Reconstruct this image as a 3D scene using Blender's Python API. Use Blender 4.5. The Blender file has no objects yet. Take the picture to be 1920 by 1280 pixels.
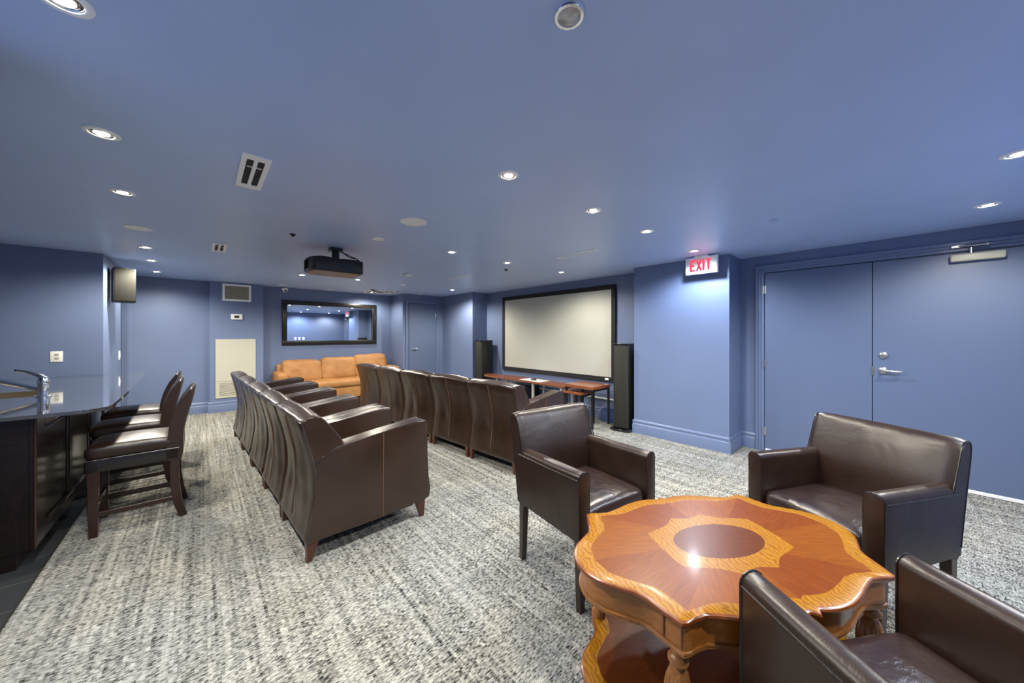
import bpy, bmesh, math, random
from mathutils import Vector, Matrix, noise
R_ = math.radians
PI = math.pi
S = bpy.context.scene
COL = S.collection
random.seed(4)

# ------------------------------------------------------------------ camera
F_PX = 645.0; CX = 960.0; CY = 626.0; HCAM = 1.40
TH = math.atan((CX - 377.0) / F_PX)
cam = bpy.data.cameras.new('camera'); camo = bpy.data.objects.new('camera', cam); COL.objects.link(camo)
cam.sensor_fit = 'HORIZONTAL'; cam.sensor_width = 36.0
cam.lens = F_PX / 1920.0 * 36.0
cam.shift_x = 0.0; cam.shift_y = (CY - 640.0) / 1920.0
cam.clip_start = 0.02
camo.location = (0, 0, HCAM); camo.rotation_euler = (PI / 2, 0, -TH)
S.camera = camo
# ------------------------------------------------------------------ world, exposure
W = bpy.data.worlds.new('world'); S.world = W; W.use_nodes = True
W.node_tree.nodes['Background'].inputs[0].default_value = (0.5, 0.55, 0.7, 1)
W.node_tree.nodes['Background'].inputs[1].default_value = 0.0
S.view_settings.view_transform = 'Standard'; S.view_settings.look = 'None'
S.view_settings.gamma = 1.0; S.view_settings.use_curve_mapping = False
S.view_settings.exposure = 1.22
try:
    S.cycles.max_bounces = 12; S.cycles.diffuse_bounces = 8; S.cycles.glossy_bounces = 4
except Exception: pass
LAMP_W = 33.0            # watts of every recessed lamp
CEIL = 2.34

# ------------------------------------------------------------------ materials
def newmat(name):
    m = bpy.data.materials.new(name); m.use_nodes = True
    return m, m.node_tree, m.node_tree.nodes['Principled BSDF']
def N(nt, typ, **kw):
    n = nt.nodes.new(typ)
    for k, v in kw.items():
        if hasattr(n, k): setattr(n, k, v)
        else: n.inputs[k].default_value = v
    return n
def ramp(nt, stops, interp='LINEAR'):
    n = nt.nodes.new('ShaderNodeValToRGB'); cr = n.color_ramp; cr.interpolation = interp
    while len(cr.elements) < len(stops): cr.elements.new(0.5)
    for e, (p, c) in zip(cr.elements, stops):
        e.position = p; e.color = (c[0], c[1], c[2], 1)
    return n
def simple(name, col, rough=0.5, metal=0.0, bump=0.0, bscale=200, coat=0.0, spec=0.5, var=0.0, vscale=4):
    m, nt, b = newmat(name)
    b.inputs['Base Color'].default_value = (*col, 1); b.inputs['Roughness'].default_value = rough
    b.inputs['Metallic'].default_value = metal; b.inputs['Coat Weight'].default_value = coat
    b.inputs['Specular IOR Level'].default_value = spec
    tc = N(nt, 'ShaderNodeTexCoord')
    if bump > 0:
        nz = N(nt, 'ShaderNodeTexNoise'); nz.inputs['Scale'].default_value = bscale; nz.inputs['Detail'].default_value = 3
        nt.links.new(tc.outputs['Object'], nz.inputs['Vector'])
        bp = N(nt, 'ShaderNodeBump'); bp.inputs['Strength'].default_value = bump; bp.inputs['Distance'].default_value = 0.002
        nt.links.new(nz.outputs['Fac'], bp.inputs['Height']); nt.links.new(bp.outputs['Normal'], b.inputs['Normal'])
    if var > 0:
        nz = N(nt, 'ShaderNodeTexNoise'); nz.inputs['Scale'].default_value = vscale; nz.inputs['Detail'].default_value = 4
        nt.links.new(tc.outputs['Object'], nz.inputs['Vector'])
        r = ramp(nt, [(0.3, [c * (1 - var) for c in col]), (0.7, [min(1, c * (1 + var)) for c in col])])
        nt.links.new(nz.outputs['Fac'], r.inputs['Fac']); nt.links.new(r.outputs['Color'], b.inputs['Base Color'])
    return m
def emit(name, col, strength):
    m = bpy.data.materials.new(name); m.use_nodes = True; nt = m.node_tree; nt.nodes.clear()
    e = N(nt, 'ShaderNodeEmission'); o = N(nt, 'ShaderNodeOutputMaterial')
    e.inputs[0].default_value = (*col, 1); e.inputs[1].default_value = strength
    nt.links.new(e.outputs[0], o.inputs[0]); return m

M = {}
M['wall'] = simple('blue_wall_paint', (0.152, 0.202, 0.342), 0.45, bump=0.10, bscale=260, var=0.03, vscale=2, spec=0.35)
M['ceil'] = simple('blue_paint_light_added', (0.450, 0.585, 0.890), 0.38, bump=0.06, bscale=260, var=0.03, vscale=2, spec=0.4)  # wall blue, with the light the ceiling lacks put into its colour
M['trim'] = simple('blue_trim_paint', (0.152, 0.202, 0.342), 0.30, spec=0.5)
M['door'] = simple('blue_door_paint', (0.122, 0.162, 0.272), 0.36, bump=0.04, bscale=120, spec=0.45)
M['white'] = simple('white_plastic', (0.93, 0.93, 0.91), 0.35)
M['cream'] = simple('cream_painted_metal', (0.52, 0.51, 0.43), 0.4)
M['white_metal'] = simple('white_painted_metal', (0.95, 0.95, 0.95), 0.4)
M['dark'] = simple('dark_cavity', (0.012, 0.012, 0.014), 0.7)
M['black'] = simple('black_plastic', (0.012, 0.013, 0.015), 0.35)
M['black_gloss'] = simple('black_gloss', (0.008, 0.008, 0.010), 0.12, coat=0.5)
M['black_wood'] = simple('black_mirror_frame', (0.012, 0.011, 0.010), 0.3)
M['velvet'] = simple('black_screen_border', (0.010, 0.010, 0.012), 0.8)
M['screen'] = simple('projection_screen_fabric', (0.47, 0.48, 0.435), 0.75, bump=0.03, bscale=500)
M['grille'] = simple('speaker_grille_cloth', (0.010, 0.0097, 0.0058), 0.9, bump=0.5, bscale=900)
M['grille_dark'] = simple('dark_speaker_cloth', (0.020, 0.019, 0.014), 0.85, bump=0.5, bscale=900)
M['chrome'] = simple('chrome', (0.85, 0.87, 0.9), 0.08, metal=1)
M['nickel'] = simple('brushed_nickel', (0.62, 0.62, 0.60), 0.28, metal=1)
M['silver'] = simple('silver_paint', (0.62, 0.62, 0.60), 0.35, metal=0.4)
M['mirror'] = simple('mirror_glass', (0.86, 0.89, 0.92), 0.01, metal=1)
M['lens'] = simple('lamp_reflector', (0.75, 0.76, 0.78), 0.15, metal=1)
M['dome'] = simple('grey_lamp_glass', (0.45, 0.45, 0.42), 0.12, coat=0.6, var=0.5, vscale=28, bump=0.6, bscale=40)
M['lamp'] = emit('lamp_glow', (1.0, 0.93, 0.78), 60.0)
M['lamp_cool'] = emit('cool_lamp_glow', (0.82, 0.90, 1.0), 60.0)
M['exit_red'] = emit('exit_letter_red', (1.0, 0.03, 0.06), 1.1)
M['exit_face'] = simple('exit_sign_face', (0.62, 0.63, 0.62), 0.35)
M['cobalt'] = simple('blue_painted_box', (0.04, 0.08, 0.22), 0.5)
M['steel'] = simple('sink_steel', (0.55, 0.50, 0.40), 0.25, metal=1)
M['stitch'] = simple('tan_stitching', (0.16, 0.085, 0.045), 0.6)
M['red_lens'] = simple('projector_brown_underside', (0.20, 0.140, 0.075), 0.35)

def leather(name, c1, c2, rough=0.32, wr=0.35, wscale=5.0, coat=0.25, rvar=0.12):
    m, nt, b = newmat(name)
    tc = N(nt, 'ShaderNodeTexCoord')
    n1 = N(nt, 'ShaderNodeTexNoise'); n1.inputs['Scale'].default_value = 3.2; n1.inputs['Detail'].default_value = 5
    nt.links.new(tc.outputs['Object'], n1.inputs['Vector'])
    r = ramp(nt, [(0.32, c1), (0.72, c2)]); nt.links.new(n1.outputs['Fac'], r.inputs['Fac'])
    nt.links.new(r.outputs['Color'], b.inputs['Base Color'])
    mr = N(nt, 'ShaderNodeMapRange'); mr.inputs['To Min'].default_value = rough - rvar; mr.inputs['To Max'].default_value = rough + rvar
    nt.links.new(n1.outputs['Fac'], mr.inputs['Value']); nt.links.new(mr.outputs['Result'], b.inputs['Roughness'])
    b.inputs['Coat Weight'].default_value = coat; b.inputs['Coat Roughness'].default_value = 0.25
    b.inputs['Specular IOR Level'].default_value = 0.5
    n2 = N(nt, 'ShaderNodeTexNoise'); n2.inputs['Scale'].default_value = wscale; n2.inputs['Detail'].default_value = 6
    n2.inputs['Distortion'].default_value = 1.2
    nt.links.new(tc.outputs['Object'], n2.inputs['Vector'])
    v = N(nt, 'ShaderNodeTexVoronoi'); v.inputs['Scale'].default_value = 260
    nt.links.new(tc.outputs['Object'], v.inputs['Vector'])
    b1 = N(nt, 'ShaderNodeBump'); b1.inputs['Strength'].default_value = wr; b1.inputs['Distance'].default_value = 0.03
    b2 = N(nt, 'ShaderNodeBump'); b2.inputs['Strength'].default_value = 0.12; b2.inputs['Distance'].default_value = 0.001
    nt.links.new(n2.outputs['Fac'], b1.inputs['Height']); nt.links.new(v.outputs['Distance'], b2.inputs['Height'])
    nt.links.new(b1.outputs['Normal'], b2.inputs['Normal']); nt.links.new(b2.outputs['Normal'], b.inputs['Normal'])
    return m
M['leather'] = leather('dark_brown_leather', (0.018, 0.0080, 0.0048), (0.030, 0.0150, 0.0090), 0.36, 0.14, 4.5, 0.12)
M['leather_row'] = leather('brown_recliner_leather', (0.024, 0.0115, 0.0060), (0.040, 0.0205, 0.0115), 0.32, 0.13, 3.0, 0.30)
M['leather_seat'] = leather('worn_brown_leather', (0.022, 0.011, 0.010), (0.050, 0.032, 0.029), 0.32, 0.35, 6, 0.4)
M['leather_black'] = leather('black_brown_leather', (0.006, 0.004, 0.0035), (0.013, 0.008, 0.0065), 0.28, 0.2, 5, 0.5)
M['piping'] = leather('glossy_leather_piping', (0.030, 0.018, 0.013), (0.055, 0.036, 0.027), 0.24, 0.1, 5, 0.7)
M['leather_tan'] = leather('tan_orange_leather', (0.34, 0.150, 0.040), (0.48, 0.235, 0.080), 0.55, 0.35, 6, coat=0.0)

def wood(name, c1, c2, scale=6, stretch=(1, 1, 12), rough=0.3, coat=0.3, dist=2.0, uv=False):
    m, nt, b = newmat(name)
    tc = N(nt, 'ShaderNodeTexCoord'); mp = N(nt, 'ShaderNodeMapping')
    mp.inputs['Scale'].default_value = stretch
    nt.links.new(tc.outputs['UV' if uv else 'Object'], mp.inputs['Vector'])
    nz = N(nt, 'ShaderNodeTexNoise'); nz.inputs['Scale'].default_value = scale; nz.inputs['Detail'].default_value = 6
    nz.inputs['Distortion'].default_value = dist
    nt.links.new(mp.outputs['Vector'], nz.inputs['Vector'])
    r = ramp(nt, [(0.3, c1), (0.7, c2)]); nt.links.new(nz.outputs['Fac'], r.inputs['Fac'])
    nt.links.new(r.outputs['Color'], b.inputs['Base Color'])
    b.inputs['Roughness'].default_value = rough; b.inputs['Coat Weight'].default_value = coat; b.inputs['Coat Roughness'].default_value = 0.12
    if uv: b.inputs['Specular IOR Level'].default_value = 0.2
    return m
M['espresso'] = wood('espresso_wood', (0.018, 0.006, 0.004), (0.034, 0.012, 0.008), 8, (8, 8, 1), 0.3, 0.3)
M['leg_wood'] = wood('reddish_leg_wood', (0.060, 0.017, 0.009), (0.105, 0.033, 0.017), 8, (8, 8, 1), 0.35, 0.2)
M['cabinet'] = wood('black_brown_cabinet_wood', (0.006, 0.0032, 0.0026), (0.014, 0.0065, 0.0048), 5, (8, 8, 1), 0.28, 0.35)
M['cherry'] = wood('cherry_table_wood', (0.20, 0.055, 0.020), (0.30, 0.100, 0.038), 5, (8, 1, 8), 0.28, 0.4)
M['mahogany'] = wood('mahogany_veneer', (0.135, 0.027, 0.0016), (0.200, 0.047, 0.0024), 3.0, (1.0, 12, 1), 0.34, 0.05, 0.6, uv=True)
M['mahogany2'] = wood('mahogany_veneer_lighter', (0.165, 0.040, 0.0018), (0.240, 0.067, 0.0028), 3.0, (1.0, 12, 1), 0.34, 0.05, 0.6, uv=True)
M['mahogany_dark'] = wood('dark_mahogany_veneer', (0.085, 0.018, 0.0020), (0.122, 0.030, 0.0032), 3.0, (1.0, 12, 1), 0.34, 0.05, 0.6, uv=True)
M['apron'] = wood('table_frame_wood', (0.300, 0.088, 0.010), (0.410, 0.145, 0.020), 4, (3, 3, 10), 0.28, 0.4)
M['edge_wood'] = wood('table_edge_wood', (0.170, 0.040, 0.007), (0.250, 0.070, 0.012), 4, (3, 3, 10), 0.28, 0.3)
M['carved'] = wood('carved_leg_wood', (0.26, 0.092, 0.018), (0.37, 0.150, 0.032), 9, (3, 3, 3), 0.35, 0.25)
def burl():
    m, nt, b = newmat('burl_veneer')
    tc = N(nt, 'ShaderNodeTexCoord')
    n1 = N(nt, 'ShaderNodeTexNoise'); n1.inputs['Scale'].default_value = 7; n1.inputs['Detail'].default_value = 3
    nt.links.new(tc.outputs['Object'], n1.inputs['Vector'])
    w = N(nt, 'ShaderNodeTexWave'); w.wave_type = 'BANDS'; w.inputs['Scale'].default_value = 17
    w.inputs['Distortion'].default_value = 11; w.inputs['Detail'].default_value = 3; w.inputs['Detail Scale'].default_value = 1.2
    nt.links.new(tc.outputs['Object'], w.inputs['Vector'])
    r = ramp(nt, [(0.05, (0.23, 0.083, 0.003)), (0.35, (0.305, 0.124, 0.005)), (0.95, (0.35, 0.152, 0.008))])
    nt.links.new(w.outputs['Color'], r.inputs['Fac'])
    nt.links.new(r.outputs['Color'], b.inputs['Base Color'])
    b.inputs['Roughness'].default_value = 0.34; b.inputs['Coat Weight'].default_value = 0.05; b.inputs['Specular IOR Level'].default_value = 0.2; b.inputs['Coat Roughness'].default_value = 0.12
    return m
M['burl'] = burl()

def granite():
    m, nt, b = newmat('black_granite')
    tc = N(nt, 'ShaderNodeTexCoord'); v = N(nt, 'ShaderNodeTexNoise'); v.inputs['Scale'].default_value = 320; v.inputs['Detail'].default_value = 2
    nt.links.new(tc.outputs['Object'], v.inputs['Vector'])
    r = ramp(nt, [(0.40, (0.022, 0.022, 0.025)), (0.75, (0.11, 0.11, 0.115))]); nt.links.new(v.outputs['Fac'], r.inputs['Fac'])
    nt.links.new(r.outputs['Color'], b.inputs['Base Color']); b.inputs['Roughness'].default_value = 0.10
    b.inputs['Coat Weight'].default_value = 1.0; b.inputs['Coat Roughness'].default_value = 0.04; b.inputs['Coat IOR'].default_value = 1.8
    b.inputs['Specular IOR Level'].default_value = 0.9
    return m
M['granite'] = granite()

def carpet():
    m, nt, b = newmat('heathered_grey_carpet')
    L = nt.links.new
    tc = N(nt, 'ShaderNodeTexCoord')
    def nz(sx, sy, detail=2, off=0.0, rough=0.6):
        mp = N(nt, 'ShaderNodeMapping'); mp.inputs['Scale'].default_value = (sx, sy, 1); mp.inputs['Location'].default_value = (off, off * 1.7, 0)
        n = N(nt, 'ShaderNodeTexNoise'); n.inputs['Scale'].default_value = 1.0; n.inputs['Detail'].default_value = detail
        n.inputs['Roughness'].default_value = rough
        L(tc.outputs['Object'], mp.inputs['Vector']); L(mp.outputs['Vector'], n.inputs['Vector']); return n
    def mth(op, a, c):
        x = nt.nodes.new('ShaderNodeMath'); x.operation = op
        for i, q in enumerate((a, c)):
            if isinstance(q, (int, float)): x.inputs[i].default_value = q
            else: L(q, x.inputs[i])
        return x.outputs[0]
    fleck = nz(48, 165, 1, 0)              # short yarn flecks lying across the rows
    rows = nz(30, 0.9, 1, 3)               # rows that run the depth of the room
    rows2 = nz(75, 2.0, 1, 11)
    cross = nz(1.5, 24, 2, 5)              # fainter cross lines
    patch = nz(1.1, 0.9, 3, 1)
    sp = N(nt, 'ShaderNodeSeparateXYZ'); L(tc.outputs['Object'], sp.inputs[0])
    cx_ = mth('FLOOR', mth('DIVIDE', mth('ADD', sp.outputs['X'], mth('MULTIPLY', nz(9, 40, 1, 2).outputs['Fac'], 0.012)), 0.0135), 0)
    w1 = N(nt, 'ShaderNodeTexWhiteNoise'); w1.noise_dimensions = '1D'; L(cx_, w1.inputs['W'])
    cy_ = mth('FLOOR', mth('ADD', mth('DIVIDE', sp.outputs['Y'], 0.0062), mth('MULTIPLY', w1.outputs['Value'], 3.0)), 0)
    cb = N(nt, 'ShaderNodeCombineXYZ'); L(cx_, cb.inputs[0]); L(cy_, cb.inputs[1])
    w2 = N(nt, 'ShaderNodeTexWhiteNoise'); w2.noise_dimensions = '2D'; L(cb.outputs[0], w2.inputs['Vector'])
    def cen(n, k): return mth('MULTIPLY', mth('SUBTRACT', n.outputs['Value' if 'Value' in n.outputs.keys() else 'Fac'], 0.5), k)
    t = mth('ADD', cen(fleck, 0.95), cen(w2, 0.42)); t = mth('ADD', t, cen(w1, 0.12))
    t = mth('ADD', t, cen(rows, 0.42)); t = mth('ADD', t, cen(rows2, 0.28)); t = mth('ADD', t, cen(cross, 0.30))
    t = mth('ADD', t, 0.5)
    r = ramp(nt, [(0.12, (0.020, 0.020, 0.020)), (0.28, (0.105, 0.103, 0.095)), (0.42, (0.25, 0.245, 0.22)), (0.56, (0.345, 0.335, 0.30)), (0.86, (0.58, 0.565, 0.50))])
    L(t, r.inputs['Fac'])
    r2 = ramp(nt, [(0.38, (0.96, 0.99, 1.03)), (0.62, (1.02, 1.01, 0.97))]); L(patch.outputs['Fac'], r2.inputs['Fac'])
    mx = N(nt, 'ShaderNodeMix'); mx.data_type = 'RGBA'; mx.blend_type = 'MULTIPLY'; mx.inputs[0].default_value = 1.0
    L(r.outputs['Color'], mx.inputs[6]); L(r2.outputs['Color'], mx.inputs[7]); L(mx.outputs[2], b.inputs['Base Color'])
    b.inputs['Roughness'].default_value = 0.95; b.inputs['Specular IOR Level'].default_value = 0.1
    bp = N(nt, 'ShaderNodeBump'); bp.inputs['Strength'].default_value = 0.7; bp.inputs['Distance'].default_value = 0.006
    L(t, bp.inputs['Height']); L(bp.outputs['Normal'], b.inputs['Normal'])
    return m
M['carpet'] = carpet()
def tile():
    m, nt, b = newmat('dark_slate_tile')
    tc = N(nt, 'ShaderNodeTexCoord'); br = N(nt, 'ShaderNodeTexBrick')
    br.inputs['Scale'].default_value = 1.0; br.inputs['Brick Width'].default_value = 0.6; br.inputs['Row Height'].default_value = 0.3
    br.inputs['Mortar Size'].default_value = 0.003; br.inputs['Color1'].default_value = (0.035, 0.038, 0.042, 1)
    br.inputs['Color2'].default_value = (0.045, 0.047, 0.05, 1); br.inputs['Mortar'].default_value = (0.11, 0.11, 0.10, 1)
    nt.links.new(tc.outputs['Object'], br.inputs['Vector']); nt.links.new(br.outputs['Color'], b.inputs['Base Color'])
    b.inputs['Roughness'].default_value = 0.4
    return m
M['tile'] = tile()
def eggcrate():
    m, nt, b = newmat('beige_grid_grille')
    tc = N(nt, 'ShaderNodeTexCoord'); br = N(nt, 'ShaderNodeTexBrick'); br.offset = 0
    mp = N(nt, 'ShaderNodeMapping'); mp.inputs['Rotation'].default_value = (PI / 2, 0, 0)
    br.inputs['Scale'].default_value = 1.0; br.inputs['Brick Width'].default_value = 0.017; br.inputs['Row Height'].default_value = 0.017
    br.inputs['Mortar Size'].default_value = 0.0035; br.inputs['Color1'].default_value = (0.02, 0.02, 0.018, 1)
    br.inputs['Color2'].default_value = (0.06, 0.055, 0.04, 1); br.inputs['Mortar'].default_value = (0.42, 0.38, 0.28, 1)
    nt.links.new(tc.outputs['Object'], mp.inputs['Vector']); nt.links.new(mp.outputs['Vector'], br.inputs['Vector'])
    nt.links.new(br.outputs['Color'], b.inputs['Base Color']); b.inputs['Roughness'].default_value = 0.5
    return m
M['eggcrate'] = eggcrate()

# ------------------------------------------------------------------ mesh helpers
def box(bm, x0, x1, y0, y1, z0, z1, bev=0.0, seg=2, mat=0):
    vs = [bm.verts.new((x, y, z)) for z in (z0, z1) for y in (y0, y1) for x in (x0, x1)]
    q = [(0, 2, 3, 1), (4, 5, 7, 6), (0, 1, 5, 4), (2, 6, 7, 3), (0, 4, 6, 2), (1, 3, 7, 5)]
    fs = [bm.faces.new([vs[i] for i in f]) for f in q]
    for f_ in fs: f_.material_index = mat
    if bev > 0:
        es = list({e for f_ in fs for e in f_.edges})
        r = bmesh.ops.bevel(bm, geom=es, offset=bev, segments=seg, affect='EDGES', profile=0.5, clamp_overlap=True)
        vs = list({v for f_ in r['faces'] for v in f_.verts})
    return vs
def hexa(bm, b4, t4, bev=0.0, seg=2):
    """box from four bottom and four top corners (same winding)"""
    vb = [bm.verts.new(p) for p in b4]; vt = [bm.verts.new(p) for p in t4]
    fs = [bm.faces.new(vb[::-1]), bm.faces.new(vt)]
    for i in range(4): fs.append(bm.faces.new((vb[i], vb[(i + 1) % 4], vt[(i + 1) % 4], vt[i])))
    if bev > 0:
        es = list({e for f_ in fs for e in f_.edges})
        bmesh.ops.bevel(bm, geom=es, offset=bev, segments=seg, affect='EDGES', profile=0.5, clamp_overlap=True)
def prism(bm, pts, axis, lo, hi, bev=0.0, seg=2):
    """closed 2D outline pushed along an axis; pts are the two other coordinates in xyz order"""
    def mk(p, h):
        if axis == 'x': return (h, p[0], p[1])
        if axis == 'y': return (p[0], h, p[1])
        return (p[0], p[1], h)
    a = [bm.verts.new(mk(p, lo)) for p in pts]; b = [bm.verts.new(mk(p, hi)) for p in pts]
    fs = [bm.faces.new(a), bm.faces.new(b[::-1])]; n = len(pts); caps = fs[:]
    for i in range(n): fs.append(bm.faces.new((a[i], b[i], b[(i + 1) % n], a[(i + 1) % n])))
    if bev > 0:
        es = list({e for f_ in caps for e in f_.edges})
        bmesh.ops.bevel(bm, geom=es, offset=bev, segments=seg, affect='EDGES', profile=0.5, clamp_overlap=True)
def tube(bm, pts, r, n=8, cap=True, closed=False):
    P_ = [Vector(p) for p in pts]; m = len(P_); rings = []
    rr = r if isinstance(r, (list, tuple)) else [r] * m
    up = Vector((0, 0, 1)); pn = None
    for i in range(m):
        if closed: t = (P_[(i + 1) % m] - P_[i - 1])
        else: t = (P_[min(i + 1, m - 1)] - P_[max(i - 1, 0)])
        t.normalize()
        a = (pn - t * pn.dot(t)) if pn is not None else t.cross(up)
        if a.length < 1e-4: a = t.cross(Vector((1, 0, 0)))
        a.normalize(); pn = a; b = t.cross(a)
        rings.append([bm.verts.new(P_[i] + (a * math.cos(2 * PI * k / n) + b * math.sin(2 * PI * k / n)) * rr[i]) for k in range(n)])
    for i in range(m if closed else m - 1):
        r0 = rings[i]; r1 = rings[(i + 1) % m]
        for k in range(n): bm.faces.new((r0[k], r0[(k + 1) % n], r1[(k + 1) % n], r1[k]))
    if cap and not closed:
        bm.faces.new(rings[0][::-1]); bm.faces.new(rings[-1])
def lathe(bm, prof, n=32, c=(0, 0, 0), axis='z', mat=None):
    """prof = [(r, h)...]; closed with caps when the end radii are > 0"""
    rings = []
    def mk(r, h, a):
        x, y = r * math.cos(a), r * math.sin(a)
        if axis == 'z': return Vector((x, y, h)) + Vector(c)
        if axis == 'x': return Vector((h, x, y)) + Vector(c)
        return Vector((x, h, y)) + Vector(c)
    for r, h in prof:
        if r < 1e-6: rings.append([bm.verts.new(mk(0, h, 0))])
        else: rings.append([bm.verts.new(mk(r, h, 2 * PI * k / n)) for k in range(n)])
    for j, (a, b) in enumerate(zip(rings[:-1], rings[1:])):
        for k in range(n):
            k2 = (k + 1) % n
            if len(a) == 1 and len(b) == 1: continue
            if len(a) == 1: f_ = bm.faces.new((a[0], b[k2], b[k]))
            elif len(b) == 1: f_ = bm.faces.new((a[k], a[k2], b[0]))
            else: f_ = bm.faces.new((a[k], a[k2], b[k2], b[k]))
            if mat: f_.material_index = mat[j]
    if len(rings[0]) > 1: bm.faces.new(rings[0][::-1])
    if len(rings[-1]) > 1: bm.faces.new(rings[-1])
def cushion(bm, x0, x1, y0, y1, z0, z1, rad=0.03, crown=0.02, n=14, wr=0.0, seed=0, sides=0.0):
    """soft upholstered block: rounded edges, crowned top, light wrinkles"""
    cx, cy, cz = (x0 + x1) / 2, (y0 + y1) / 2, (z0 + z1) / 2
    hx, hy, hz = (x1 - x0) / 2, (y1 - y0) / 2, (z1 - z0) / 2
    nz_ = max(3, int(n * hz / max(hx, hy)) + 2)
    def coords(h, k):
        o = [-h, -h + rad * 0.3, -h + rad]
        for i in range(1, k): o.append(-h + rad + (2 * h - 2 * rad) * i / k)
        return o + [h - rad, h - rad * 0.3, h]
    X, Y, Z = coords(hx, n), coords(hy, n), coords(hz, nz_)
    V = {}
    def vert(i, j, k):
        key = (i, j, k)
        if key in V: return V[key]
        p = Vector((X[i], Y[j], Z[k]))
        inner = Vector((max(-hx + rad, min(hx - rad, p.x)), max(-hy + rad, min(hy - rad, p.y)), max(-hz + rad, min(hz - rad, p.z))))
        d = p - inner
        if d.length > 1e-9: p = inner + d.normalized() * rad
        u, v, w = p.x / hx, p.y / hy, p.z / hz
        fx = max(0, 1 - u * u); fy = max(0, 1 - v * v); fz = max(0, 1 - w * w)
        if p.z > 0: p.z += crown * (fx * fy) ** 0.6 * w
        if sides:
            p.x += sides * u * fy * fz; p.y += sides * v * fx * fz
        if wr:
            q = Vector((p.x * 7 + seed, p.y * 7, p.z * 7)); 
            nn = noise.noise(q) + 0.5 * noise.noise(q * 2.3)
            p += Vector((u, v, w)).normalized() * nn * wr
        V[key] = bm.verts.new(p + Vector((cx, cy, cz))); return V[key]
    a, b, c = len(X) - 1, len(Y) - 1, len(Z) - 1
    for i in range(a):
        for j in range(b):
            bm.faces.new((vert(i, j, c), vert(i + 1, j, c), vert(i + 1, j + 1, c), vert(i, j + 1, c)))
            bm.faces.new((vert(i, j, 0), vert(i, j + 1, 0), vert(i + 1, j + 1, 0), vert(i + 1, j, 0)))
    for i in range(a):
        for k in range(c):
            bm.faces.new((vert(i, 0, k), vert(i + 1, 0, k), vert(i + 1, 0, k + 1), vert(i, 0, k + 1)))
            bm.faces.new((vert(i, b, k), vert(i, b, k + 1), vert(i + 1, b, k + 1), vert(i + 1, b, k)))
    for j in range(b):
        for k in range(c):
            bm.faces.new((vert(0, j, k), vert(0, j, k + 1), vert(0, j + 1, k + 1), vert(0, j + 1, k)))
            bm.faces.new((vert(a, j, k), vert(a, j + 1, k), vert(a, j + 1, k + 1), vert(a, j, k + 1)))
def catmull(P_, n, closed=False):
    P_ = [Vector(p) for p in P_]; m = len(P_); out = []
    segs = m if closed else m - 1
    for i in range(segs):
        if closed: p0, p1, p2, p3 = P_[i - 1], P_[i], P_[(i + 1) % m], P_[(i + 2) % m]
        else: p0, p1, p2, p3 = P_[max(i - 1, 0)], P_[i], P_[i + 1], P_[min(i + 2, m - 1)]
        for k in range(n):
            t = k / n
            out.append(0.5 * ((2 * p1) + (p2 - p0) * t + (2 * p0 - 5 * p1 + 4 * p2 - p3) * t * t + (3 * p1 - p0 - 3 * p2 + p3) * t ** 3))
    if not closed: out.append(P_[-1].copy())
    return out

def obj(name, bm, mats, parent=None, label=None, smooth=35, kind=None):
    bmesh.ops.recalc_face_normals(bm, faces=bm.faces[:])
    me = bpy.data.meshes.new(name); bm.to_mesh(me); bm.free()
    if not isinstance(mats, (list, tuple)): mats = [mats]
    for q in mats: me.materials.append(q)
    if smooth:
        for p in me.polygons: p.use_smooth = True
        me.set_sharp_from_angle(angle=R_(smooth))
    o = bpy.data.objects.new(name, me); COL.objects.link(o)
    if parent: o.parent = parent
    if label: o['label'] = label
    if kind: o['kind'] = kind
    return o
def thing(name, label, cat, loc=(0, 0, 0), rz=0.0, group=None):
    o = bpy.data.objects.new(name, None); COL.objects.link(o); o.empty_display_size = 0.1
    o.location = loc; o.rotation_euler = (0, 0, rz); o['label'] = label; o['category'] = cat
    if group: o['group'] = group
    return o
def tag(o, label, cat, group=None):
    o['label'] = label; o['category'] = cat
    if group: o['group'] = group
    return o
def struct(name, bm, m, parent=None, smooth=35):
    return obj(name, bm, m, parent, smooth=smooth, kind='structure')
def dup(root, loc, rz, label):
    r = root.copy(); COL.objects.link(r); r.location = loc; r.rotation_euler = (0, 0, rz); r['label'] = label
    for ch in list(root.children):
        c = ch.copy(); COL.objects.link(c); c.parent = r
        for g in ch.children:
            d = g.copy(); COL.objects.link(d); d.parent = c
    return r
BM = bmesh.new

# ================================================================== THE ROOM
XR = 4.93     # screen wall
XD = 5.03     # double door wall
def sb(name, *a, m='wall'):
    bm = BM(); box(bm, *a); return struct(name, bm, M[m], smooth=0)
sb('floor', -0.70, 5.4, -1.2, 8.6, -0.12, 0.0, m='carpet')
sb('floor_tile', -3.4, -0.703, -1.2, 8.6, -0.12, -0.003, m='tile')
sb('trim_1', -0.709, -0.698, -0.95, 6.15, -0.01, 0.002, m='grille_dark')
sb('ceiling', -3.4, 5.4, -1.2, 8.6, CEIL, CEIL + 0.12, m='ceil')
def poly_wall(name, pts, m='wall'):
    bm = BM(); prism(bm, pts, 'z', 0, CEIL); return struct(name, bm, M[m], smooth=0)
poly_wall('wall_left', [(-3.3, 6.2), (-0.85, 6.2), (-0.85, 7.37), (-3.3, 7.37)])
poly_wall('wall_kitchen', [(-3.4, 2.2), (-3.2, 2.2), (-3.2, 6.2), (-3.4, 6.2)])
poly_wall('wall_entry', [(-3.4, -1.1), (-0.76, -1.1), (-0.76, 2.15), (-3.4, 2.15)])
poly_wall('wall_back', [(-1.6, 8.6), (-1.6, 8.19), (0.11, 8.19), (0.11, 8.08), (0.885, 8.08), (0.885, 8.27), (3.47, 8.27), (3.47, 8.6)])
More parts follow.
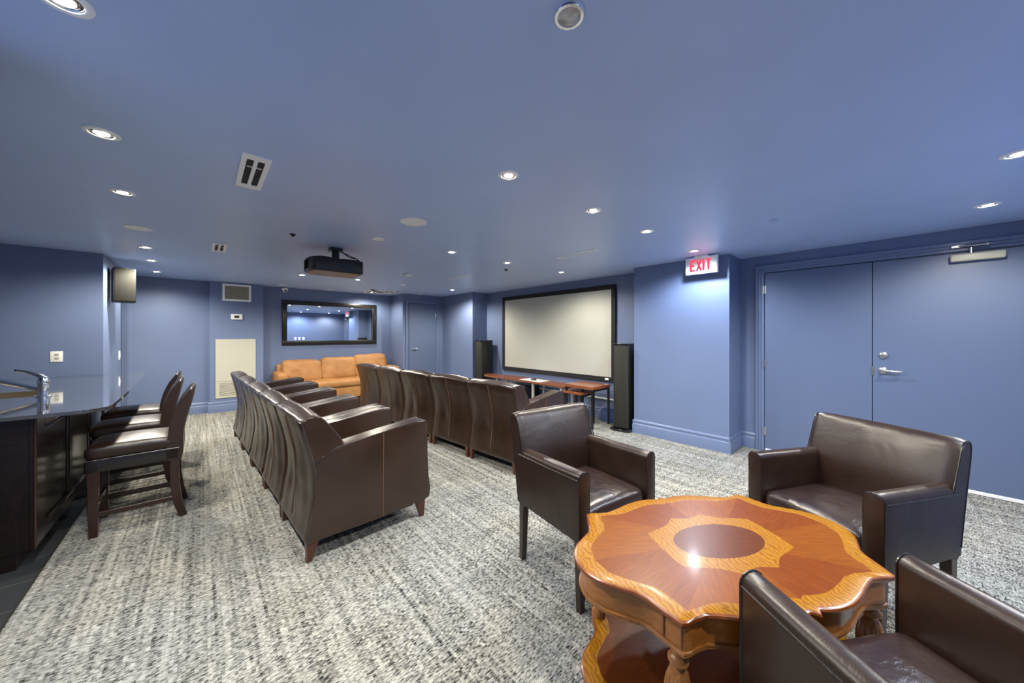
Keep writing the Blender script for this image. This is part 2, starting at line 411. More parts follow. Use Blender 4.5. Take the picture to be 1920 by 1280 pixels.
poly_wall('wall_corner', [(3.47, 7.62), (4.52, 7.62), (5.3, 7.62), (5.3, 8.6), (3.47, 8.6)])
poly_wall('wall_pier', [(4.52, 6.32), (5.3, 6.32), (5.3, 7.62), (4.52, 7.62)])
poly_wall('wall_right', [(XR, 2.3), (5.3, 2.3), (5.3, 6.32), (XR, 6.32)])
poly_wall('wall_column', [(4.58, 1.28), (5.3, 1.28), (5.3, 2.47), (4.58, 2.47)])
poly_wall('wall_doors', [(XD, -0.95), (5.3, -0.95), (5.3, 1.28), (XD, 1.28)])
poly_wall('wall_near', [(-3.4, -1.1), (5.3, -1.1), (5.3, -0.95), (-3.4, -0.95)])

BBP = [(0, 0), (0.020, 0), (0.020, 0.125), (0.017, 0.132), (0.012, 0.138), (0.012, 0.160), (0.017, 0.166), (0.014, 0.178), (0.006, 0.190), (0, 0.192)]
def baseboard(name, segs):
    """each seg: axis ('x' or 'y'), wall coordinate, outward sign, from, to"""
    bm = BM()
    for ax, w, s, a, b in segs:
        if ax == 'y': prism(bm, [(w + s * p, z) for p, z in BBP], 'y', a, b)
        else: prism(bm, [(w + s * p, z) for p, z in BBP], 'x', a, b)
    return struct(name, bm, M['trim'], smooth=25)
baseboard('baseboard_column', [('y', 4.58, -1, 1.28, 2.47), ('x', 1.28, -1, 4.56, XD), ('x', 2.47, 1, 4.56, XR)])
baseboard('baseboard_doors', [('y', XD, -1, 1.125, 1.28)])
baseboard('baseboard_right', [('y', XR, -1, 2.47, 6.32)])
baseboard('baseboard_pier', [('y', 4.52, -1, 6.32, 7.62), ('x', 6.32, -1, 4.50, XR)])
baseboard('baseboard_corner', [('x', 7.62, -1, 3.45, 3.53), ('x', 7.62, -1, 4.42, 4.52), ('y', 3.47, -1, 7.62, 8.27)])
baseboard('baseboard_back', [('x', 8.27, -1, 0.885, 3.47), ('x', 8.08, -1, 0.09, 0.905), ('y', 0.885, 1, 8.08, 8.27), ('y', 0.11, -1, 8.08, 8.19), ('x', 8.19, -1, -0.80, 0.11)])
baseboard('baseboard_left', [('y', -0.85, 1, 6.38, 7.37), ('x', 7.37, 1, -1.6, -0.83)])

# ---- double doors on the right
def casing(name, x, y0, y1, z1, wdt=0.085):
    """stepped door casing on a wall facing -x"""
    bm = BM()
    steps = [(0.0, 0.030, 0.030), (0.030, 0.055, 0.022), (0.055, wdt, 0.014)]
    for a, b, t in steps:       # a,b measured from the outer edge
        box(bm, x - t, x, y1 + wdt - b, y1 + wdt - a, 0, z1 + wdt - a, 0.003, 1)
        box(bm, x - t, x, y0 - wdt + a, y0 - wdt + b, 0, z1 + wdt - a, 0.003, 1)
        box(bm, x - t, x, y0 - wdt + b, y1 + wdt - b, z1 + wdt - b, z1 + wdt - a, 0.003, 1)
    return struct(name, bm, M['trim'], smooth=25)
casing('trim_2', XD, -0.775, 1.035, 2.135)
bm = BM(); box(bm, XD - 0.003, XD - 0.001, -0.77, 1.03, 0.0, 2.13); struct('trim_3', bm, M['dark'], smooth=0)
def leaf(name, y0, y1):
    bm = BM(); box(bm, XD - 0.016, XD - 0.004, y0, y1, 0.035, 2.123, 0.002, 1); o = struct(name, bm, M['door'])
    bm = BM(); box(bm, XD - 0.024, XD - 0.004, y0 + .004, y1 - .004, 0.004, 0.033, 0.002, 1); s = obj('door_sweep', bm, M['white_metal'], o, 'off-white sweep strip')
    return o
d1 = leaf('door_1', 0.139, 1.026); d2 = leaf('door_2', -0.766, 0.133)
def hinge(par, x, y, z):
    bm = BM(); lathe(bm, [(0, -0.052), (0.007, -0.050), (0.007, 0.050), (0, 0.052)], 10, (x, y, z)); box(bm, x - .001, x + 0.004, y - 0.016, y + 0.016, z - 0.045, z + 0.045)
    return obj('hinge', bm, M['nickel'], par, 'steel hinge')
for z in (0.24, 1.05, 1.93): hinge(d1, XD - 0.020, 1.030, z)
for z in (0.24, 1.05, 1.93): hinge(d2, XD - 0.020, -0.770, z)
bm = BM(); lathe(bm, [(0.034, 0), (0.034, -0.006), (0.029, -0.014), (0.018, -0.017), (0.018, -0.022), (0.008, -0.024), (0, -0.024)], 24, (XD - 0.016, 0.060, 1.190), 'x')
obj('deadbolt', bm, M['nickel'], d2, 'round satin deadbolt cover')
bm = BM(); lathe(bm, [(0.036, 0), (0.036, -0.006), (0.030, -0.014), (0.013, -0.018), (0.011, -0.055), (0.013, -0.062), (0, -0.064)], 24, (XD - 0.016, 0.062, 1.040), 'x')
tube(bm, [(XD - 0.070, 0.066, 1.040), (XD - 0.072, 0.040, 1.041), (XD - 0.070, 0.0, 1.038), (XD - 0.066, -0.045, 1.036), (XD - 0.062, -0.062, 1.037)], [0.010, 0.010, 0.009, 0.009, 0.006], 10)
obj('lever_handle', bm, M['nickel'], d2, 'satin lever handle')
bm = BM(); box(bm, XD - 0.019, XD - 0.003, 0.122, 0.150, 0.985, 1.075, 0.003, 1); obj('latch_plate', bm, M['nickel'], d2, 'latch plate at the leaf edge')
bm = BM(); box(bm, XD - 0.075, XD - 0.017, -0.635, -0.345, 2.040, 2.105, 0.012, 3)
cl = obj('door_closer', bm, M['cream'], d2, 'light grey door closer body')
bm = BM(); lathe(bm, [(0.014, 0.0), (0.014, 0.05), (0, 0.052)], 12, (XD - 0.046, -0.46, 2.105))
lathe(bm, [(0.013, 0.0), (0.013, 0.02), (0, 0.022)], 12, (XD - 0.085, -0.54, 2.155))
tube(bm, [(XD - 0.046, -0.46, 2.152), (XD - 0.10, -0.55, 2.165), (XD - 0.05, -0.43, 2.175), (XD - 0.02, -0.38, 2.178)], 0.008, 8)
box(bm, XD - 0.035, XD - 0.013, -0.43, -0.35, 2.165, 2.19, 0.004, 1)
obj('closer_arm', bm, M['nickel'], cl, 'metal closer arm')

# ---- far door in the corner
def casing_y(name, y, x0, x1, z1, wdt=0.075):
    bm = BM()
    for a, b, t in [(0.0, 0.025, 0.028), (0.025, 0.05, 0.020), (0.05, wdt, 0.012)]:
        box(bm, x1 + wdt - b, x1 + wdt - a, y - t, y, 0, z1 + wdt - a, 0.003, 1)
        box(bm, x0 - wdt + a, x0 - wdt + b, y - t, y, 0, z1 + wdt - a, 0.003, 1)
        box(bm, x0 - wdt + b, x1 + wdt - b, y - t, y, z1 + wdt - b, z1 + wdt - a, 0.003, 1)
    return struct(name, bm, M['trim'], smooth=25)
casing_y('trim_4', 7.62, 3.61, 4.32, 2.13)
bm = BM(); box(bm, 3.612, 4.318, 7.617, 7.619, 0.0, 2.128); struct('trim_5', bm, M['dark'], smooth=0)
bm = BM(); box(bm, 3.617, 4.313, 7.604, 7.615, 0.01, 2.120, 0.002, 1); d3 = struct('door_3', bm, M['door'])
bm = BM(); lathe(bm, [(0.032, 0), (0.032, -0.008), (0.012, -0.014), (0.011, -0.05), (0, -0.055)], 20, (3.70, 7.604, 1.06), 'y')
tube(bm, [(3.70, 7.552, 1.06), (3.75, 7.550, 1.06), (3.81, 7.556, 1.055)], 0.009, 8); obj('lever_handle', bm, M['chrome'], d3, 'chrome lever handle')
bm = BM(); lathe(bm, [(0, -0.05), (0.007, -0.048), (0.007, 0.048), (0, 0.05)], 8, (4.316, 7.598, 1.86)); obj('hinge', bm, M['nickel'], d3, 'steel hinge')
# ---- side door in the back left recess
casing_y('trim_6', 8.19, -1.50, -0.93, 2.10)
bm = BM(); box(bm, -1.49, -0.935, 8.176, 8.189, 0.0, 2.095, 0.002, 1); struct('door_4', bm, M['door'])

# ================================================================== CEILING FIXTURES
def downlight(x, y, label, cool=False, on=True, r=0.055, power=1.0, group='lit recessed ceiling downlights'):
    t = thing('ceiling_downlight', label, 'ceiling light', (x, y, CEIL), 0, group)
    bm = BM()
    lathe(bm, [(r - 0.014, -0.001), (r - 0.012, -0.006), (r, -0.007), (r + 0.006, -0.004), (r + 0.007, 0.0)], 32)
    obj('trim_ring', bm, M['white_metal'], t)
    bm = BM(); lathe(bm, [(r - 0.013, -0.0025), (r - 0.018, -0.0045), (r - 0.021, -0.0028), (r - 0.026, -0.0048), (r - 0.030, -0.0030)], 32); obj('reflector', bm, M['lens'], t, 'shiny inner ring')
    bm = BM(); lathe(bm, [(r - 0.028, -0.0035), (r - 0.036, -0.0075), (0.0, -0.0095)], 28)
    obj('bulb', bm, M['lamp_cool'] if cool else M['lamp'], t, 'glowing bulb')
    ld = bpy.data.lights.new('downlight_lamp', 'SPOT'); ld.energy = LAMP_W * power; ld.spot_size = R_(164); ld.spot_blend = 0.60
    ld.shadow_soft_size = 0.045; ld.color = (0.80, 0.88, 1.0) if cool else (1.0, 0.925, 0.78)
    lo = bpy.data.objects.new('downlight_lamp', ld); COL.objects.link(lo); lo.parent = t; lo.location = (0, 0, -0.060)
    return t
G = [
 (1.35, 1.525, 'lit downlight with large glare, nearest lit one to the big round ceiling speaker', 0),
 (2.21, 1.525, 'lit downlight second from left in the row leading to the exit sign', 0),
 (3.02, 1.505, 'lit downlight third in the row leading to the exit sign', 0),
 (4.13, 1.505, 'lit downlight close to the column, right above and left of the exit sign', 1),
 (4.25, -0.465, 'lit downlight above the right leaf of the double doors', 0),
 (3.16, -0.440, 'lit downlight cut by the right edge of the picture', 1),
 (-0.345, 2.480, 'lit downlight with the widest glare on the left, over the near end of the bar', 0),
 (-0.385, 3.420, 'warm lit downlight over the bar, second in the left row', 0),
 (-0.445, 5.420, 'lit downlight over the far end of the bar, first of the tight trio', 0),
 (-0.470, 6.340, 'lit downlight in the middle of the tight trio beside the wall speaker', 0),
 (-0.500, 7.430, 'lit downlight farthest down the left row, nearest the back wall', 0),
 (-0.290, 1.560, 'lit downlight at the top left corner of the picture', 1),
 (2.13, 3.385, 'small cool downlight right of the off downlight, over the second recliner row', 1),
 (2.99, 3.400, 'lit downlight between the two long slot vents', 0),
 (4.06, 3.375, 'lit downlight just above the projection screen', 0),
 (3.96, 6.270, 'lit downlight in front of the bright pier beside the screen', 0),
 (1.19, 6.285, 'lit downlight glaring at the left end of the projector', 0),
 (2.01, 6.200, 'lit downlight below the right end of the projector', 0),
 (2.83, 7.850, 'lit downlight in line with the square diffuser near the back wall', 0),
]
PW = {1: 0.9, 3: 1.2, 4: 0.85, 5: 1.1, 8: 1.5, 9: 1.8, 10: 0.8, 15: 1.7, 18: 0.9}
for i, (x, y, lb, cool) in enumerate(G): downlight(x, y, lb, bool(cool), power=PW.get(i, 1.0))
downlight(2.05, -0.44, 'lit downlight over the near armchair, outside the picture', True, power=1.1)
downlight(1.00, -0.44, 'lit downlight behind the camera, outside the picture', False)

def disc(name, x, y, r, label, cat, m='white', t=0.006, rim=True, group=None):
    bm = BM(); lathe(bm, [(r, 0.0), (r, -t * 0.6), (r * 0.97, -t), (r * 0.86, -t * 0.9), (r * 0.85, -t * 0.6), (0, -t * 0.8)], 40, (0, 0, 0))
    o = obj(name, bm, M[m]); o.location = (x, y, CEIL); tag(o, label, cat, group); return o
disc('ceiling_speaker', 1.318, 2.690, 0.108, 'large round white in-ceiling speaker ahead of the recliner rows', 'speaker')
disc('ceiling_speaker', -0.412, 4.480, 0.090, 'round in-ceiling speaker over the bar, above the tight trio of lights', 'speaker', m='white')
g = 'small white unlit ceiling discs'
disc('ceiling_disc', 1.295, 3.405, 0.058, 'small white unlit round disc between the big speaker and the projector', 'ceiling disc', group=g)
disc('ceiling_disc', 2.870, 6.285, 0.052, 'small white disc below the smoke alarm, before the far door', 'ceiling disc', group=g)
disc('ceiling_disc', 3.800, 7.450, 0.052, 'small white disc in front of the far corner door', 'ceiling disc', group=g)
disc('ceiling_disc', 1.150, 7.850, 0.055, 'small white disc above the dome camera', 'ceiling disc', group=g)
disc('ceiling_disc', 2.000, 7.950, 0.055, 'small white disc between projector and mirror', 'ceiling disc', group=g)
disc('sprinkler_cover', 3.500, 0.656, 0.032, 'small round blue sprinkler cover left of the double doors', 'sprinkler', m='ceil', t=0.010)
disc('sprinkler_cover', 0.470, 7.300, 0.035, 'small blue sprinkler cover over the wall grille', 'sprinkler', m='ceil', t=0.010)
# dimpled glass lamp that is off
t = thing('ceiling_lamp', 'round unlit ceiling lamp with rippled grey glass at the top of the picture', 'ceiling light', (0.803, 0.638, CEIL))
bm = BM(); lathe(bm, [(0.030, -0.002), (0.034, -0.010), (0.042, -0.010), (0.046, -0.004), (0.046, 0)], 40); obj('trim_ring', bm, M['chrome'], t, 'chrome ring')
bm = BM(); lathe(bm, [(0.035, -0.003), (0.033, -0.008), (0.022, -0.013), (0, -0.015)], 40); obj('glass', bm, M['dome'], t, 'rippled grey glass')
# sprinkler heads
for x, y, lb in [(0.641, 3.79, 'small dark pendent sprinkler head left of the projector'), (3.30, 3.78, 'tiny dark sprinkler head behind the light before the screen')]:
    bm = BM(); lathe(bm, [(0.028, 0), (0.026, -0.006), (0.010, -0.008), (0.008, -0.016), (0.015, -0.017), (0.013, -0.021), (0, -0.021)], 16)
    o = obj('fire_sprinkler', bm, M['dark']); o.location = (x, y, CEIL); tag(o, lb, 'sprinkler')
# smoke alarm
bm = BM(); box(bm, -0.06, 0.06, -0.04, 0.04, -0.028, 0, 0.010, 2); o = obj('smoke_alarm', bm, M['white']); o.location = (2.40, 5.10, CEIL); tag(o, 'small white alarm box on the ceiling right of the projector', 'alarm')
bm = BM(); lathe(bm, [(0.012, 0), (0.012, -0.004), (0, -0.006)], 12, (-0.045, -0.005, -0.026)); obj('sensor', bm, M['dark'], o, 'dark sensor dot')
# square two-slot vents
def slot_vent(x, y, w, l, label):
    t = thing('ceiling_vent', label, 'vent', (x, y, CEIL), 0, 'white two-slot ceiling vents')
    bm = BM(); fr = 0.024; z0 = -0.007
    e = l/2 - 0.06; box(bm, -w/2, -w/2 + fr, -e, e, z0, 0); box(bm, w/2 - fr, w/2, -e, e, z0, 0); box(bm, -0.009, 0.009, -e, e, z0, 0)
    box(bm, -w/2, w/2, -l/2, -e, z0, 0); box(bm, -w/2, w/2, e, l/2, z0, 0)
    obj('frame', bm, M['white_metal'], t)
    bm = BM(); box(bm, -w/2 + fr, w/2 - fr, -l/2 + .06, l/2 - .06, -0.0015, 0); obj('slot', bm, M['dark'], t, 'dark slots')
    for s in (-1, 1):
        bm = BM(); box(bm, s * w * 0.17 - 0.012, s * w * 0.17 + 0.012, -l/2 + 0.155, -l/2 + 0.170, -0.006, 0); obj('damper', bm, M['silver'], t, 'grey damper clip')
slot_vent(0.222, 2.505, 0.128, 0.52, 'white rectangular ceiling vent with two dark slots, the larger near one')
slot_vent(0.146, 4.905, 0.118, 0.46, 'white rectangular ceiling vent with two dark slots, the smaller one farther back')
def line_vent(x, y, rz, l, label):
    t = thing('linear_vent', label, 'vent', (x, y, CEIL), rz, 'long thin ceiling slot vents')
    bm = BM(); w = 0.075
    for s in (-1, 1): box(bm, s * w/2 - .009, s * w/2 + .009, -l/2 + .009, l/2 - .009, -0.006, 0)
    for s in (-1, 1): box(bm, -w/2 - .009, w/2 + .009, s * l/2 - .009, s * l/2 + .009, -0.006, 0)
    obj('frame', bm, M['white_metal'], t)
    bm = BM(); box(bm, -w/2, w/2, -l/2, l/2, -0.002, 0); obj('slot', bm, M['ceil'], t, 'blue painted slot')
line_vent(3.27, 2.49, 0, 0.54, 'long thin white framed ceiling slot vent left of the exit sign')
line_vent(3.17, 4.81, 0, 0.54, 'long thin white framed ceiling slot vent farther back before the pier')
# square diffuser
t = thing('square_diffuser', 'square white ceiling air diffuser above the mirror', 'vent', (2.95, 7.62, CEIL))
bm = BM()
for k, (h, z) in enumerate([(0.30, 0.0), (0.21, -0.006), (0.13, -0.012)]):
    for sx, sy, ex, ey in [(-h, -h, h, -h + .055), (-h, h - .055, h, h), (-h, -h, -h + .055, h), (h - .055, -h, h, h)]:
        box(bm, sx, ex, sy, ey, z - 0.012, z - (0 if k == 0 else 0.008))
obj('louvre', bm, M['white_metal'], t)
bm = BM(); box(bm, -0.27, 0.27, -0.27, 0.27, -0.003, 0); obj('cavity', bm, M['dark'], t, 'dark cavity')

# projector
t = thing('projector', 'black ceiling projector with brownish underside on a short mount', 'projector', (1.10, 4.12, 0))
bm = BM()
prism(bm, [(-0.235, -0.19), (0.225, -0.19), (0.245, -0.15), (0.245, 0.15), (0.22, 0.19), (-0.20, 0.19), (-0.275, 0.13), (-0.285, 0.0), (-0.275, -0.10)], 'z', 2.062, 2.200, 0.010, 2)
obj('body', bm, M['black'], t)
bm = BM(); prism(bm, [(-0.225, -0.178), (0.215, -0.178), (0.232, -0.14), (0.232, 0.14), (0.21, 0.178), (-0.19, 0.178), (-0.26, 0.12), (-0.27, 0.0), (-0.26, -0.09)], 'z', 2.054, 2.064, 0.004, 1)
obj('underside', bm, M['red_lens'], t, 'brown underside')
bm = BM()
for k in range(9): 
    a = k / 8; box(bm, -0.292 + 0.002 * abs(k - 4), -0.28, -0.08 + a * 0.17, -0.072 + a * 0.17, 2.085, 2.180, 0.001, 1)
obj('side_grille', bm, M['grille'], t, 'grey side grille')
bm = BM(); box(bm, -0.11, 0.13, -0.193, -0.188, 2.085, 2.165, 0.002, 1); obj('cable_panel', bm, M['black_gloss'], t)
bm = BM(); lathe(bm, [(0.045, 0), (0.045, 0.03), (0.036, 0.034), (0.03, 0.02), (0, 0.018)], 24, (0.245, 0.07, 2.13), 'x'); obj('lens', bm, M['black_gloss'], t, 'glossy lens')
bm = BM(); box(bm, -0.09, 0.09, -0.07, 0.07, 2.200, 2.222, 0.004, 1); lathe(bm, [(0.040, 2.22), (0.036, 2.31)], 16); box(bm, -0.06, 0.06, -0.06, 0.06, 2.308, 2.34, 0.004, 1)
tube(bm, [(-0.19, -0.15, 2.205), (-0.06, -0.05, 2.225)], 0.008, 6); tube(bm, [(0.20, -0.15, 2.205), (0.06, -0.05, 2.225)], 0.008, 6); tube(bm, [(0.18, 0.15, 2.205), (0.06, 0.05, 2.225)], 0.008, 6); tube(bm, [(-0.19, 0.15, 2.205), (-0.06, 0.05, 2.225)], 0.008, 6)
mt = obj('mount', bm, M['black'], t)
bm = BM(); tube(bm, catmull([(0.06, -0.02, 2.31), (0.12, -0.08, 2.25), (0.17, -0.12, 2.235), (0.20, -0.17, 2.20), (0.21, -0.20, 2.15)], 5), 0.006, 6)
tube(bm, catmull([(0.05, 0.02, 2.32), (0.15, -0.04, 2.27), (0.20, -0.10, 2.23), (0.15, -0.20, 2.17)], 5), 0.005, 6); obj('cable', bm, M['black'], mt)

# exit sign
t = thing('exit_sign', 'white exit sign with red letters on the column near the ceiling', 'sign', (4.455, 1.535, 2.222))
bm = BM(); box(bm, -0.028, 0.028, -0.175, 0.175, -0.100, 0.100, 0.006, 2); obj('housing', bm, M['white_metal'], t)
bm = BM(); box(bm, -0.0302, -0.0275, -0.160, 0.160, -0.086, 0.086, 0.001, 1); obj('face_plate', bm, M['exit_face'], t, 'silvery face')
bm = BM(); box(bm, -0.030, 0.030, -0.075, 0.075, 0.100, 0.118, 0.003, 1); obj('canopy', bm, M['white_metal'], t)
def letter(bm, strokes, y0):
    for (a0, b0, a1, b1) in strokes:   # on the face, y runs to the left in the picture
        A = Vector((0, a1 - a0, b1 - b0)); n_ = Vector((0, -A.z, A.y)).normalized() * 0.010
        pts = [(y0 - a0, b0), (y0 - a1, b1)]
        p = [Vector((0, -a0, b0)), Vector((0, -a1, b1))]; d = (p[1] - p[0]); n_ = Vector((0, -d.z, d.y)).normalized() * 0.0120
        q = [p[0] + n_, p[1] + n_, p[1] - n_, p[0] - n_]
        hexa(bm, [(-0.0302, y0 + v.y, v.z) for v in q], [(-0.0325, y0 + v.y, v.z) for v in q])
bm = BM(); h = 0.066
letter(bm, [(0, -h, 0, h), (0, h - .009, 0.046, h - .009), (0, 0, 0.038, 0), (0, -h + .009, 0.046, -h + .009)], 0.112)
letter(bm, [(0, -h, 0.048, h), (0, h, 0.048, -h)], 0.045)
letter(bm, [(0, -h, 0, h)], -0.030)
letter(bm, [(0.024, -h, 0.024, h), (0, h - .009, 0.048, h - .009)], -0.060)
obj('lettering', bm, M['exit_red'], t, 'red EXIT letters', smooth=0)

# ================================================================== RIGHT WALL: screen, speakers, tables
t = thing('projection_screen', 'wide cream projection screen with black border on the right wall', 'projection screen', (XR, 4.345, 1.412))
hw, hh, bw = 1.385, 0.785, 0.075
bm = BM()
box(bm, -0.04, 0, -hw, hw, hh - bw, hh, 0.004, 1); box(bm, -0.04, 0, -hw, hw, -hh, -hh + bw, 0.004, 1)
box(bm, -0.04, 0, -hw, -hw + bw, -hh + bw, hh - bw, 0.004, 1); box(bm, -0.04, 0, hw - bw, hw, -hh + bw, hh - bw, 0.004, 1)
obj('frame', bm, M['velvet'], t)
bm = BM(); box(bm, -0.028, -0.002, -hw + bw, hw - bw, -hh + bw, hh - bw); obj('fabric', bm, M['screen'], t, 'cream screen surface', smooth=0)
bm = BM(); box(bm, -0.0425, -0.039, -1.265, -1.195, -0.760, -0.725, 0.002, 1); box(bm, -0.0435, -0.042, -1.245, -1.235, -0.752, -0.733); obj('badge', bm, M['white'], t, 'tiny white badge')

def tower(x, y, rz, label):
    t = thing('tower_speaker', label, 'speaker', (x, y, 0), rz, 'tall floor speakers beside the screen')
    bm = BM(); box(bm, -0.13, 0.17, -0.115, 0.115, 0.035, 1.245, 0.008, 2); obj('cabinet', bm, M['black'], t)
    bm = BM(); prism(bm, [(-0.130, -0.110), (-0.150, -0.085), (-0.156, 0), (-0.150, 0.085), (-0.130, 0.110)], 'z', 0.05, 1.235, 0.003, 1); obj('front_grille', bm, M['grille_dark'], t, 'brownish cloth grille')
    bm = BM(); box(bm, -0.155, 0.175, -0.12, 0.12, 1.243, 1.262, 0.006, 2); obj('top_cap', bm, M['black_gloss'], t)
    bm = BM(); prism(bm, [(-0.20, -0.09), (-0.20, 0.09), (-0.16, 0.15), (0.19, 0.15), (0.19, -0.15), (-0.16, -0.15)], 'z', 0.0, 0.035, 0.006, 1); obj('base', bm, M['black_gloss'], t, 'glossy plinth')
tower(4.64, 2.655, 0.12, 'tall black floor speaker between the screen and the exit sign column')
tower(4.66, 6.10, 0.0, 'tall black floor speaker at the left of the screen beside the pier')

t = thing('console_table', 'long low reddish-brown console table with silver legs below the screen', 'table', (4.66, 4.75, 0))
bm = BM(); out = [(-0.20, -1.10), (0.20, -1.10)] + [(0.20, -0.1), (0.21, 0.5)] + [(0.16, 0.85), (0.10, 1.10), (0.0, 1.20), (-0.12, 1.18), (-0.22, 1.05)] + [(-0.24, 0.8), (-0.20, 0.45), (-0.20, -0.1)]
prism(bm, out, 'z', 0.505, 0.535, 0.004, 1); obj('tabletop', bm, M['cherry'], t)
for yy in (-1.0, -0.33, 0.70):
    bm = BM(); box(bm, -0.165, -0.125, yy - 0.02, yy + 0.02, 0.02, 0.505, 0.004, 1); box(bm, -0.175, -0.115, yy - 0.03, yy + 0.03, 0, 0.02, 0.003, 1); obj('leg', bm, M['silver'], t, 'silver leg')
    bm = BM(); box(bm, 0.125, 0.165, yy - 0.02, yy + 0.02, 0.02, 0.505, 0.004, 1); box(bm, 0.115, 0.175, yy - 0.03, yy + 0.03, 0, 0.02, 0.003, 1); obj('leg', bm, M['silver'], t, 'silver leg')
bm = BM(); box(bm, -0.16, 0.12, -0.50, 0.02, 0.535, 0.5375); o = obj('paper_sheet', bm, M['white']); o.location = (4.66, 4.75, 0); tag(o, 'pale sheet lying on the long console table', 'sheet')
bm = BM(); box(bm, 4.59, 4.65, 4.46, 4.56, 0.5375, 0.562, 0.004, 1); o = obj('remote_control', bm, M['black']); tag(o, 'small black device on the pale sheet', 'remote')
def avbox(x0, x1, y0, y1, z0, z1, label, name='subwoofer', knob=False):
    t = thing(name, label, 'audio equipment', ((x0 + x1) / 2, (y0 + y1) / 2, z0))
    a, b, h = (x1 - x0) / 2, (y1 - y0) / 2, z1 - z0
    bm = BM(); box(bm, -a, a, -b, b, 0.02, h, 0.008, 2); obj('cabinet', bm, M['black'], t)
    bm = BM(); box(bm, -a - 0.006, -a + 0.002, -b + 0.012, b - 0.012, 0.035, h - 0.012, 0.003, 1); obj('front_panel', bm, M['black_gloss'], t)
    bm = BM()
    for sx in (-1, 1):
        for sy in (-1, 1): lathe(bm, [(0.014, 0), (0.016, 0.02)], 10, (sx * (a - .03), sy * (b - .03), 0))
    obj('feet', bm, M['black'], t)
    if knob:
        bm = BM(); lathe(bm, [(0.012, 0), (0.011, -0.012), (0, -0.013)], 16, (-a - 0.006, -b + 0.05, h * 0.55), 'x'); obj('knob', bm, M['silver'], t, 'small silver knob')
avbox(4.50, 4.86, 4.60, 5.05, 0, 0.42, 'black subwoofer box under the long console table')
avbox(4.52, 4.84, 3.80, 4.28, 0, 0.16, 'black audio receiver under the near end of the console table', 'audio_receiver', True)

def nest(name, x, y, hx, hy, z, label, th=0.045):
    t = thing(name, label, 'table', (x, y, 0), 0, 'nested side tables under the screen')
    bm = BM(); box(bm, -hx, hx, -hy, hy, z - th, z, 0.003, 1); obj('tabletop', bm, M['cherry'], t)
    bm = BM(); box(bm, -hx + .015, hx - .015, -hy + .01, -hy + .03, z - th - .03, z - th); box(bm, -hx + .015, hx - .015, hy - .03, hy - .01, z - th - .03, z - th)
    box(bm, hx - .035, hx - .015, -hy + .03, hy - .03, z - th - .03, z - th); obj('apron', bm, M['black_wood'], t)
    for sx in (-1, 1):
        for sy in (-1, 1):
            bm = BM(); cx, cy = sx * (hx - .022), sy * (hy - .022); box(bm, cx - .014, cx + .014, cy - .014, cy + .014, 0, z - th, 0.002, 1); obj('leg', bm, M['black_wood'], t, 'thin black leg')
nest('nesting_table', 4.485, 3.205, 0.235, 0.265, 0.620, 'larger square side table with thick cherry top and black legs')
nest('nesting_table', 4.42, 3.325, 0.185, 0.19, 0.510, 'smaller side table tucked under the larger one', 0.035)
bm = BM(); box(bm, XR - 0.022, XR - 0.0005, 2.70, 6.0, 0.330, 0.352, 0.003, 1); struct('trim_7', bm, M['white'])
bm = BM(); box(bm, 4.78, 4.905, 2.84, 3.16, 0.0, 0.20, 0.008, 2); o = obj('floor_box', bm, M['cobalt']); tag(o, 'dark blue box on the floor behind the nested tables', 'box')

# ================================================================== BACK WALL
t = thing('wall_mirror', 'wide mirror in a thick black frame above the tan sofa', 'mirror', (2.153, 8.27, 1.630))
hw, hh, bw = 0.945, 0.458, 0.088
bm = BM()
box(bm, -hw, hw, -0.035, 0, hh - bw, hh, 0.006, 2); box(bm, -hw, hw, -0.035, 0, -hh, -hh + bw, 0.006, 2)
box(bm, -hw, -hw + bw, -0.035, 0, -hh + bw, hh - bw, 0.006, 2); box(bm, hw - bw, hw, -0.035, 0, -hh + bw, hh - bw, 0.006, 2)
obj('frame', bm, M['black_wood'], t)
bm = BM(); box(bm, -hw + bw - .002, hw - bw + .002, -0.018, -0.004, -hh + bw - .002, hh - bw + .002); obj('glass', bm, M['mirror'], t, 'mirror glass', smooth=0)

t = thing('security_camera', 'small white dome security camera over the mirror corner', 'camera', (1.25, 8.20, 2.315))
bm = BM(); lathe(bm, [(0.060, 0.0), (0.058, -0.018), (0.050, -0.024), (0, -0.024)], 28, (0, 0, 0)); box(bm, -0.055, 0.055, 0.0, 0.065, -0.02, 0.0, 0.004, 1); obj('housing', bm, M['white'], t)
bm = BM(); bmesh.ops.create_uvsphere(bm, u_segments=24, v_segments=14, radius=0.043, matrix=Matrix.Translation((0, 0, -0.03))); obj('dome', bm, M['white'], t)
bm = BM(); lathe(bm, [(0.019, 0), (0.017, -0.008), (0, -0.010)], 18, (0.005, -0.036, -0.045), 'y'); obj('lens', bm, M['black_gloss'], t, 'black lens')

